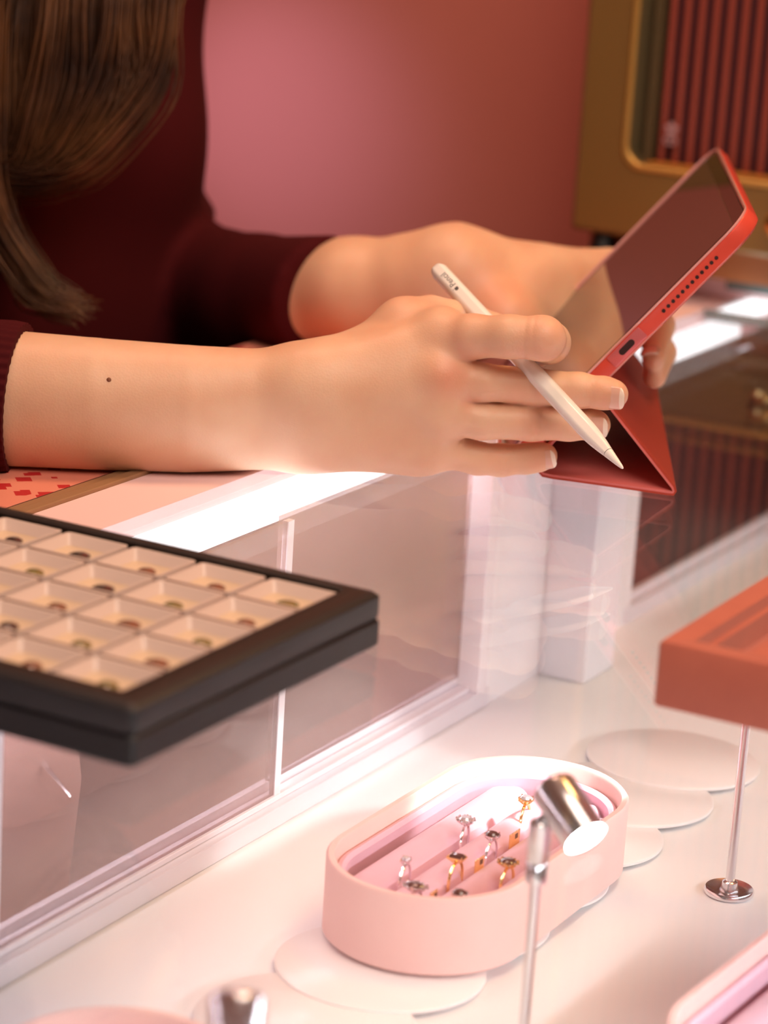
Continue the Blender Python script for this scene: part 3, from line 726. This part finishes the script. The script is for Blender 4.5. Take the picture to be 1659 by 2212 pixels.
PNK = [(-0.0201, 0.1515, 1.0197), (0.0004, 0.1653, 1.0135), (0.0097, 0.1736, 1.0126), (0.0212, 0.1803, 1.0141), (0.0271, 0.1828, 1.0156), (0.0294, 0.1831, 1.0165)]
PKR = [.0105, .0080, .0079, .0073, .0067, .0060]
def right_arm():
    F = Field((-.62, .95, .96), (-.62, .95, .96), 1)  # placeholder
    pts = np.array([loc3(p) for p in list(HP.values())[2:] + IDX + MID + RNG_ + PNK]); lo = pts.min(0) - .05; hi = pts.max(0) + .03
    lo[0] = loc3(HP['fa'])[0] - .02
    F = Field(lo, hi, .00095)
    off = np.array((0, 0, 1.))
    h = HP
    arm = [(h['fa'], .0300, .0065), (h['f0'], .0288, .0060), (h['f1'], .0272, .0062), (h['f2'], .0242, .0078), (h['f3'], .0205, .0098), (h['wr'], .0182, .0112)]
    for sgn in (-1, 1):
        F.chain([np.array(p) + off * d * sgn for p, r, d in arm], [r for p, r, d in arm], .0004, .95, .012)
    wr = np.array(h['wr']); up = off
    # metacarpals
    F.cap(wr + up * .012, IDX[0], .0160, .0118, .018); F.cap(wr + up * .005, MID[0], .0165, .0120, .018)
    F.cap(wr - up * .004, RNG_[0], .0165, .0115, .018); F.cap(wr - up * .0125, PNK[0], .0160, .0112, .016)
    F.cap((-0.0634, 0.1310, 1.0289), (-0.0270, 0.1526, 1.0163), .0175, .0125, .014)
    # palm thickness behind, thenar and thumb
    F.cap((-0.0686, 0.1391, 1.0373), (-0.0313, 0.1700, 1.0525), .0170, .0130, .014); F.cap((-0.0663, 0.1405, 1.0303), (-0.0279, 0.1669, 1.0297), .0160, .0120, .014)
    F.cap((-0.0662, 0.1447, 1.0510), (-0.0478, 0.1675, 1.0728), .0150, .0118, .014)
    F.chain([(-0.0478, 0.1675, 1.0728), (-0.0390, 0.1808, 1.0776), (-0.0251, 0.1948, 1.0757), (-0.0118, 0.2004, 1.0707), (-0.0040, 0.2012, 1.0673)], [.0118, .0098, .0092, .0086, .0074], .003, 1, .010)
    F.cap((-0.0432, 0.1646, 1.0746), (-0.0237, 0.1673, 1.0758), .0100, .0100, .010)
    # knuckle bumps
    for p, r in ((IDX[0], .0110), (MID[0], .0118), (RNG_[0], .0110), (PNK[0], .0100)):
        q = np.array(p) - E2 * .0018; F.cap(q, q, r, r, .008)
    base = F.g.copy()
    for pts, rs, kf in ((IDX, IDR, .0035), (MID, MIR, .003), (RNG_, RIR, .003), (PNK, PKR, .003)):
        T = np.full(F.n, 1.0, np.float32)
        for i in range(len(pts) - 1): F.cap(pts[i], pts[i + 1], rs[i], rs[i + 1], kf, 1, into=T)
        m = T < .03; o = base[m]; q = T[m]; kk = .0055; hh = np.clip(.5 + .5 * (o - q) / kk, 0, 1)
        F.g[m] = np.minimum(F.g[m], o * (1 - hh) + q * hh - kk * hh * (1 - hh))
    F.clip_below(1.0006)
    V, Q = F.mesh(2)
    vd = -E2 * .97 + E3 * .25
    def cr(pts, i, t, **k):
        a, b = np.array(pts[i]), np.array(pts[i + 1]); nonlocal V
        V = crease(V, a + (b - a) * t, b - a, facing=vd, **k)
    for t in (-.05, .03, .11, .18): cr(RNG_, 2, t, width=.0006, depth=.00038)
    for t in (-.04, .06, .14): cr(MID, 2, t, width=.0006, depth=.00022)
    for t in (.0, .12): cr(MID, 3, t + .6, width=.0005, depth=.00025)
    for t in (-.1, .1, .3): cr(PNK, 2, t, width=.0006, depth=.00030)
    for t in (.1, .25): cr(RNG_, 3, t, width=.0005, depth=.0002)
    for t in (.55, .8): cr(IDX, 2, t, width=.0008, depth=.0002)
    bl = np.zeros(len(V))
    for p, r, a in (((-0.0039, 0.1397, 1.0592), .012, .45), ((0.0239, 0.1629, 1.0552), .010, .15), ((0.0277, 0.1675, 1.0373), .009, .22), ((0.0359, 0.1569, 1.0827), .012, .30), ((0.0134, 0.1649, 1.0159), .009, .18), ((-0.0086, 0.1514, 1.0743), .013, .22), ((0.0652, 0.1759, 1.0557), .012, .30), ((0.0581, 0.1785, 1.0384), .010, .30), ((0.0331, 0.1763, 1.0184), .010, .3), ((-0.0430, 0.1593, 1.0759), .02, .2), ((-0.0027, 0.1538, 1.0644), .006, .35), ((-0.0001, 0.1491, 1.0452), .006, .35)):
        bl = np.maximum(bl, a * np.exp(-(np.linalg.norm(V - np.array(p), axis=1) / r) ** 2))
    return V, Q, bl
RA = right_arm()

# --- left arm and hand (holds the tablet from behind)
def left_arm():
    A = [(-0.2792, 0.4143, 1.0176), (-0.2443, 0.3948, 1.0270), (-0.2012, 0.3866, 1.0391), (-0.1614, 0.3936, 1.0490), (-0.1381, 0.3986, 1.0551)]
    R = [.0312, .0306, .0292, .0265, .0240]
    fing = [[(-0.0846, 0.4591, 1.0503), (-0.0749, 0.4880, 1.0506), (-0.0399, 0.4478, 1.0500), (-0.0004, 0.3856, 1.0473), (0.0188, 0.3347, 1.0399)],
            [(-0.0870, 0.4599, 1.0385), (-0.0723, 0.4851, 1.0371), (-0.0326, 0.4412, 1.0354), (-0.0008, 0.3921, 1.0310), (0.0175, 0.3421, 1.0281)]]
    pts = np.array([loc3(p) for p in A + fing[0] + fing[1]] + [loc3((-0.0724, 0.4306, 1.0140))]); F = Field(pts.min(0) - .06, pts.max(0) + .04, .0015)
    for i in range(4): F.cap(A[i], A[i + 1], R[i], R[i + 1], .01)
    w_ = A[-1]
    F.cap((-0.1381, 0.3979, 1.0604), (-0.1019, 0.4275, 1.0548), .0235, .0160, .015); F.cap((-0.1369, 0.3965, 1.0539), (-0.0932, 0.4421, 1.0485), .0240, .0150, .015)
    F.cap((-0.1217, 0.3976, 1.0498), (-0.0996, 0.3908, 1.0354), .0205, .0185, .007); F.cap((-0.1019, 0.4275, 1.0548), (-0.0859, 0.4648, 1.0521), .0160, .0125, .015)
    F.cap((-0.0929, 0.4418, 1.0472), (-0.0844, 0.4652, 1.0395), .0150, .0120, .012); F.cap((-0.0974, 0.4366, 1.0570), (-0.0803, 0.4879, 1.0596), .0130, .0090, .01)
    F.cap((-0.1028, 0.4123, 1.0456), (-0.0855, 0.4292, 1.0319), .0180, .0150, .012)
    F.chain([(-0.1033, 0.3909, 1.0348), (-0.0867, 0.3961, 1.0228), (-0.0700, 0.3990, 1.0222), (-0.0582, 0.4013, 1.0278)], [.0170, .0120, .0098, .0080], .004, 1, .01)
    for f in fing: F.chain(f, [.0110, .0100, .0092, .0085, .0064], .003, 1, .006)
    V, Q = F.mesh(3)
    bl = .40 * np.exp(-(np.linalg.norm(V - np.array((-0.1004, 0.3798, 1.0505)), axis=1) / .03) ** 2)
    bl = np.maximum(bl, .3 * np.exp(-(np.linalg.norm(V - np.array((0.0226, 0.3256, 1.0420)), axis=1) / .02) ** 2))
    return V, Q, bl
LA = left_arm()

# --- torso, neck, head: coarse
TC = np.array((-0.4746, 0.3609, 1.0335)); FWD = np.array((.985, -.15, 0)); LFT = np.array((.15, .985, 0))
def wp(l, f, z): return tuple(np.array((TC[0], TC[1], 0)) + LFT * l + FWD * f + np.array((0, 0, z)))
SH_L = (-0.5270, 0.5409, 1.2441); SH_R = wp(-.150, .02, 1.245)
EL_L = (-0.4076, 0.4819, 1.0031); UA_L = (-0.4933, 0.5267, 1.1793)
EL_R = (-0.3225, 0.0353, 1.0127)
def torso(F, g=0.0, head=True):
    F.cap(wp(-.055, 0, .80), wp(-.055, .0, 1.00), .115 + g, .100 + g, .05); F.cap(wp(.055, 0, .80), wp(.055, .0, 1.00), .115 + g, .100 + g, .05)
    F.cap(wp(-.06, 0, 1.00), wp(-.075, .01, 1.20), .098 + g, .085 + g, .05); F.cap(wp(.06, 0, 1.00), wp(.075, .01, 1.20), .098 + g, .085 + g, .05)
    F.cap(wp(-.058, .062, 1.100), wp(-.058, .066, 1.105), .052 + g, .052 + g, .04); F.cap(wp(.058, .062, 1.100), wp(.058, .066, 1.105), .052 + g, .052 + g, .04)
    F.cap(wp(-.10, .015, 1.255), wp(.10, .015, 1.255), .055 + g, .055 + g, .05)
    F.cap(SH_L, UA_L, .046 + g, .041 + g, .02); F.cap(UA_L, EL_L, .041 + g, .036 + g, .02)
    F.cap(SH_R, EL_R, .052 + g, .041 + g, .02)
def body_core():
    lo = np.min([loc3(wp(l, f, z)) for l in (-.3, .3) for f in (-.2, .25) for z in (.75, 1.62)] + [loc3(EL_R), loc3(HP['fa'])], 0) - .06
    hi = np.max([loc3(wp(l, f, z)) for l in (-.25, .25) for f in (-.2, .22) for z in (.75, 1.60)] + [loc3(HP['fa'])], 0) + .03
    F = Field(lo, hi, .0055); torso(F)
    F.cap(EL_L, (-0.2868, 0.4213, 1.0155), .035, .0315, .02); F.cap(EL_R, HP['fa'], .041, .033, .02)
    # neck and head, chin down towards the tablet
    F.cap(wp(0, .005, 1.28), wp(0, .060, 1.38), .052, .050, .03)
    hc = np.array(wp(-.005, .105, 1.455)); fw = FWD * .94 - E3 * .34; fw /= np.linalg.norm(fw)
    F.cap(hc + E3 * .02 - fw * .02, hc + E3 * .01 + fw * .015, .086, .078, .03); F.cap(hc, hc - E3 * .065 + fw * .045, .072, .034, .03)
    F.cap(hc + fw * .088 - E3 * .005, hc + fw * .108 - E3 * .032, .008, .011, .01)
    for s_ in (-1, 1):
        F.cap(hc + LFT * s_ * .033 + fw * .074 + E3 * .012, hc + LFT * s_ * .033 + fw * .076 + E3 * .012, .014, .013, .006)
        F.cap(hc + LFT * s_ * .082 - E3 * .005, hc + LFT * s_ * .086 - E3 * .025, .014, .010, .006)
    F.cap(hc + LFT * -.018 + fw * .078 - E3 * .058, hc + LFT * .018 + fw * .078 - E3 * .058, .009, .009, .006)
    V, Q = F.mesh(3); return V, Q, np.zeros(len(V)), hc
BC = body_core(); HC = BC[3]
def join(parts):
    Vs, Fs, Bs, o = [], [], [], 0
    for V, Q, B in parts: Vs.append(V); Fs.append(Q + o); Bs.append(B); o += len(V)
    return np.concatenate(Vs), np.concatenate(Fs), np.concatenate(Bs)
# trim core where the fine arms take over is hidden inside the sleeves
V, Q, B = join([RA, LA, BC[:3]])
body = np_mesh('body', V, Q, [M['skin']], person, B)

# brows and lips
fw_ = FWD * .94 - E3 * .34
for s_ in (-1, 1):
    MB().tube([HC + LFT * s_ * x_ + fw_ * f_ + E3 * z_ for x_, f_, z_ in ((.018, .088, .030), (.033, .088, .036), (.048, .080, .032))], [.0015, .0022, .001], 8).build('eyebrow', M['hair'], person)
    MB().tube([HC + LFT * s_ * x_ + fw_ * f_ + E3 * z_ for x_, f_, z_ in ((.020, .087, .006), (.033, .0895, .003), (.046, .085, .006))], [.0008, .0012, .0006], 8).build('eyelashes', M['hair'], person)
MB().tube([HC + LFT * x_ + fw_ * f_ + E3 * z_ for x_, f_, z_ in ((-.022, .080, -.056), (-.008, .0875, -.057), (0, .088, -.058), (.008, .0875, -.057), (.022, .080, -.056))], [.001, .004, .0045, .004, .001], 10).build('lips', M['nail'], person)

# nails
def nail(c, axis, nrm, r, wdt, length, parent=person):
    c = np.array(c); ax = np.array(axis) / np.linalg.norm(axis); n = np.array(nrm) - ax * (np.array(nrm) @ ax); n /= np.linalg.norm(n); sd = np.cross(ax, n)
    m = MB(); nu, nv = 14, 12; vs = []
    for i in range(nu + 1):
        u = i / nu; L = (u - .5) * length
        sh = math.sqrt(max(0, 1 - (max(0, (u - .62) / .38)) ** 2.4 * .85)) * math.sqrt(max(.05, 1 - max(0, (.25 - u) / .25) ** 2 * .8))
        for j in range(nv + 1):
            a = (j / nv - .5) * 2 * wdt / r * .5 * sh * 1.0
            lift = .0005 + .0002 * u - .0018 * max(0, u - .8) * 2 * .3
            vs.append(V3(c + ax * L + (n * math.cos(a) + sd * math.sin(a)) * (r + lift) - n * 0))
    fs = []; m.v = vs
    for i in range(nu):
        for j in range(nv):
            k = i * (nv + 1) + j; m.f.append((k, k + 1, k + nv + 2, k + nv + 1)); m.mi.append(1 if i >= nu - 3 else 0)
    o = m.build('fingernail', [M['nail'], M['nailtip']], parent, smooth=None)
    s = o.modifiers.new('solid', 'SOLIDIFY'); s.thickness = .0006; s.offset = 0
    return o
def dirv(a, b): return np.array(b) - np.array(a)
VD = -E2
nail((0.0637, 0.1867, 1.0531), dirv(MID[-3], MID[-1]), VD * .92 + E3 * -.05 + E1 * .35, .0074, .0118, .0118)
nail((0.0546, 0.1887, 1.0359), dirv(RNG_[-3], RNG_[-1]), VD * .9 + E1 * .45, .0068, .0108, .0108)
nail((0.0302, 0.1841, 1.0164), dirv(PNK[-3], PNK[-1]), VD * .9 + E1 * .45 + E3 * .05, .0062, .0098, .0098)
nail((0.0193, 0.3321, 1.0386), dirv((-0.0004, 0.3856, 1.0473), (0.0193, 0.3314, 1.0361)), VD * 1.0 - E1 * .2, .0069, .0105, .0120)
# mole on the forearm
mo = np.array((-0.1440, 0.0524, 1.0489)); q = RA[0][np.argmin(np.linalg.norm(RA[0] - mo, axis=1))]
MB().lathe(q + E2 * .0006, -E2, [(0, .0012), (.0007, .0012), (.0011, .0008), (.0013, .0001)], 14).build('mole', M['mole'], person)

# --- sweater
def sweater():
    lo = np.min([loc3(wp(l, f, z)) for l in (-.3, .3) for f in (-.2, .25) for z in (.78, 1.42)] + [loc3(EL_R), loc3(HP['fa'])], 0) - .08
    hi = np.max([loc3(wp(l, f, z)) for l in (-.25, .25) for f in (-.2, .22) for z in (.78, 1.36)] + [loc3((-0.2028, 0.3900, 1.0339))], 0) + .06
    F = Field(lo, hi, .0042); torso(F, .008)
    F.cap(wp(0, .005, 1.28), wp(0, .03, 1.335), .060, .058, .03)
    e0, e1, e2 = EL_L, (-0.2868, 0.4213, 1.0155), (-0.1993, 0.3723, 1.0391)
    F.cap(e0, e1, .044, .0390, .010); F.cap(e1, e2, .0390, .0345, .01)
    f0 = np.array(HP['fa']); f1 = np.array(HP['f0']); 
    F.cap(EL_R, f0, .050, .0430, .02); F.cap(f0, f1 + (f1 - f0) * .3, .0430, .0385, .01)
    # clip at the cuffs, neck and hem
    ax = [(F.lo[i] + F.h * np.arange(F.n[i])).astype(np.float32) for i in range(3)]
    def halfspace(p, n, region):
        p = loc3(p); n = loc3(n); n = n / np.linalg.norm(n)
        X = (ax[0] - p[0])[:, None, None]; Y = (ax[1] - p[1])[None, :, None]; Z = (ax[2] - p[2])[None, None, :]
        d = X * n[0] + Y * n[1] + Z * n[2]; R = np.sqrt(X ** 2 + Y ** 2 + Z ** 2)
        F.g = np.where(R < region, np.maximum(F.g, d), F.g)
    halfspace((-0.2187, 0.3787, 1.0331), dirv(e1, e2) / np.linalg.norm(dirv(e1, e2)) - E3 * .32, .12)
    halfspace((-0.2131, 0.0406, 1.0288), dirv(f0, f1), .09)
    halfspace(wp(0, .03, 1.335), np.array(wp(0, .03, 1.335)) - np.array(wp(0, .005, 1.28)), .085)
    F.clip_below(.80)
    V, Q = F.mesh(3)
    # soft folds on the far upper arm and elbow
    d = V - np.array(UA_L); axis = np.array(EL_L) - np.array(UA_L); L = np.linalg.norm(axis); axis /= L; t = d @ axis; rad = np.linalg.norm(d - t[:, None] * axis, axis=1)
    near = (rad < .075) & (t > 0) & (t < L + .04)
    wv = np.sin(t * 260 + 3 * np.sin(V[:, 0] * 60)) * .0016 + np.sin(t * 120 + V[:, 1] * 50) * .002
    V = V + np.where(near, wv * np.clip(t / L, .2, 1), 0)[:, None] * (d - t[:, None] * axis) / np.maximum(rad, 1e-4)[:, None]
    o = np_mesh('sweater', V, Q, [M['sweater']], person)
    return f0, f1
F0, F1 = sweater()
def cuff(c0, c1, r0, r1, ribs, name='ribbed_cuff', depth=.0010, flat=1):
    c0, c1 = np.array(c0), np.array(c1); a = (c1 - c0) / np.linalg.norm(c1 - c0); u = np.cross(a, E3); u /= np.linalg.norm(u); v = np.cross(u, a)
    rings = []; n = ribs * 6
    for s_, dr in ((0, 0), (.1, .0008), (.9, .0004), (1, -.0006), (1.0, -.004), (.6, -.0045)):
        c = c0 + (c1 - c0) * s_; r = r0 + (r1 - r0) * s_ + dr
        rings.append([V3(c + (u * math.cos(2 * math.pi * q / n) * flat + v * math.sin(2 * math.pi * q / n)) * (r + depth * .5 * math.cos(2 * math.pi * q / n * ribs)) + a * (.0040 * math.sin(2 * math.pi * q / n))) for q in range(n)])
    return MB().loft(rings, False, False).build(name, M['sweater'], person)
ca = np.array(HP['f0']); cdv = (F1 - F0) / np.linalg.norm(F1 - F0)
cuff(ca - cdv * .060, ca + cdv * .0035, .0425, .0385, 44)

# --- hair: bundles of strands
def hair():
    cap = Field(loc3(HC) - .16, loc3(HC) + .16, .005)
    fw = FWD
    cap.cap(HC + E3 * .034 - fw * .034, HC + E3 * .040 + fw * .004, .092, .080, .03); cap.cap(HC - fw * .045, HC - fw * .045 - E3 * .07, .080, .070, .03)
    V0, Q0 = cap.mesh(3)
    np_mesh('hair_cap', V0, Q0, [M['hair']], person)
    Vs = []; Fs = []; cnt = 0
    def strand(ctrl, r0, r1, ns=22):
        nonlocal cnt
        ctrl = np.array(ctrl); k = len(ctrl); t = np.linspace(0, k - 1.001, ns); i = t.astype(int); f = (t - i)[:, None]
        g = lambda j: ctrl[np.clip(j, 0, k - 1)]
        p0, p1, p2, p3 = g(i - 1), g(i), g(i + 1), g(i + 2)
        pts = .5 * ((2 * p1) + (-p0 + p2) * f + (2 * p0 - 5 * p1 + 4 * p2 - p3) * f * f + (-p0 + 3 * p1 - 3 * p2 + p3) * f ** 3)
        tn = np.gradient(pts, axis=0); tn /= np.linalg.norm(tn, axis=1)[:, None]; u = np.cross(tn, E2); u /= np.linalg.norm(u, axis=1)[:, None]; v = np.cross(tn, u)
        rr_ = np.linspace(r0, r1, ns)[:, None]
        ring_ = np.stack([pts + (u * math.cos(a) + v * math.sin(a) * .6) * rr_ for a in (0, 2.094, 4.189)], 1).reshape(-1, 3)
        fs = [(a * 3 + j, a * 3 + (j + 1) % 3, (a + 1) * 3 + (j + 1) % 3, (a + 1) * 3 + j) for a in range(ns - 1) for j in range(3)]
        Vs.append(ring_); Fs.append(np.array(fs) + cnt); cnt += len(ring_)
    hc = HC
    rn = RNG
    def root(k): 
        a = k; return hc + E3 * .06 + LFT * .085 * a + FWD * .02
    nl = 34
    for lock in range(nl):
        s = (lock + .5) / nl
        dpt = 1.545 + rn.normal(0, .016); ph = rn.uniform(-1, 1)
        cx = [(30 + 330 * s + rn.normal(0, 6), -160, dpt + .01), (25 + 345 * s + rn.normal(0, 8), 30, dpt), (12 + 345 * s + 6 * ph, 180 + 10 * ph, dpt),
              (5 + 275 * s + 8 * ph, 290 + 12 * ph, dpt), (0 + 165 * s, 350 + 35 * s + 8 * ph, dpt + .004), (-40 + 60 * s, 365 + 22 * s + 10 * ph, dpt + .008), (-110 + 40 * s, 340 + 30 * ph, dpt + .012)]
        W = [D0(*c) for c in cx]
        side = [hc + E3 * .112 - LFT * .01 + FWD * (-.03 + .05 * s), hc + E3 * .06 - LFT * .080 + FWD * (-.035 + .085 * s), hc - E3 * .03 - LFT * .096 + FWD * (-.03 + .085 * s), hc - E3 * .12 - LFT * .098 + FWD * (-.02 + .07 * s)]
        for q in range(30):
            o = rn.normal(0, 1, 3) * np.array((.0035, .0035, .0035)); sp = rn.normal(0, .7, 3) * .0035
            c = [p_ + o for p_ in side] + [w_ + o + sp * (i / 6) for i, w_ in enumerate(W)]
            strand(c, .0011, .0003, 34)
    for lock in range(16):
        s = (lock + .5) / 16; dpt = 1.53 + rn.normal(0, .012)
        cx = [(-60 + 75 * s, -160, dpt), (-50 + 60 * s, 60, dpt), (-45 + 50 * s, 260, dpt), (-50 + 55 * s, 400, dpt), (-22 + 52 * s, 500, dpt), (25 + 62 * s, 590, dpt), (85 + 60 * s + rn.normal(0, 18), 640 + 18 * (1 - s), dpt), (150 + 35 * s, 668 + rn.normal(0, 6), dpt)]
        W = [D0(*c) for c in cx]
        for q in range(22):
            o = rn.normal(0, 1, 3) * .0028; sp = rn.normal(0, 1, 3) * .003
            c = [hc + E3 * .105 - LFT * .01 - FWD * .03 + o, hc + E3 * .03 - LFT * .088 - FWD * .04 + o, hc - E3 * .08 - LFT * .10 - FWD * .03 + o] + [w_ + o + sp * (i / 7) for i, w_ in enumerate(W)]
            strand(c, .0010, .00025, 32)
    for lock in range(44):                       # back of the head and the far side, gathered behind the shoulder
        a = math.radians(100 + 200 * lock / 43 + rn.normal(0, 2)); d = FWD * math.cos(a) + LFT * math.sin(a); bk = wp(.10 * math.sin(a), -.125, 1.30); bl_ = wp(.08 * math.sin(a), -.135, 1.12 + rn.normal(0, .02))
        for q in range(16):
            o = rn.normal(0, .0035, 3)
            strand([hc + E3 * .118 - FWD * .02 + o, hc + E3 * .04 + d * .094 + o, hc - E3 * .06 + d * .096 + o, np.array(bk) + o * 2, np.array(bl_) + o * 3], .0013, .0004, 18)
    np_mesh('long_hair', np.concatenate(Vs), np.concatenate(Fs), [M['hair']], person)
HAIR_O = np.array((-0.3698, 0.2577, 1.1997)); HAIR_A, HAIR_D, HAIR_F = [np.array(v) for v in [[0.8698, 0.4896, 0.0608], [0.1829, -0.2055, -0.9614], [-0.4582, 0.8474, -0.2682]]]
def D0(x, y, dep):
    """hair control point: x across and y down in steps of 0.264 mm from the crown side, dep = distance in metres from the shop side"""
    return HAIR_O + HAIR_A * (x * .000264) + HAIR_D * (y * .000264) + HAIR_F * (dep - 1.54)
hair()

# ------------------------------------------------------------------ things seen dimly through the back doors
b = MB(); rs = []  # rounded form invented for a lighter peach area behind the door
for zf, sx in ((0, .8), (.1, .95), (.5, 1), (.85, .94), (1, .72)):
    rs.append(rr(-.135, -.135, .10 * sx, .235 * sx, .04 * sx, .8152 + .135 * zf, 8))
b.loft(rs); o = b.build('peach_form', M['peach']); tag(o, 'invented rounded peach pouch seen through the clear back door under the gem tray', 'form')
tw = empty('tweezers', (-.058, -.12, .93), 'steel tweezers hanging behind the back door under the gem tray', 'tweezers')
for arm_ in ([(-0.0967, -0.0705, 0.9079), (-0.0822, -0.0765, 0.9014), (-0.0653, -0.0814, 0.8945)], [(-0.0952, -0.0675, 0.9073), (-0.0816, -0.0750, 0.9013), (-0.0657, -0.0805, 0.8941)]):
    MB().tube(arm_, [.0012, .0009, .0005], 8).build('arm', M['silver'], tw)
print('scene built', len(bpy.data.objects))
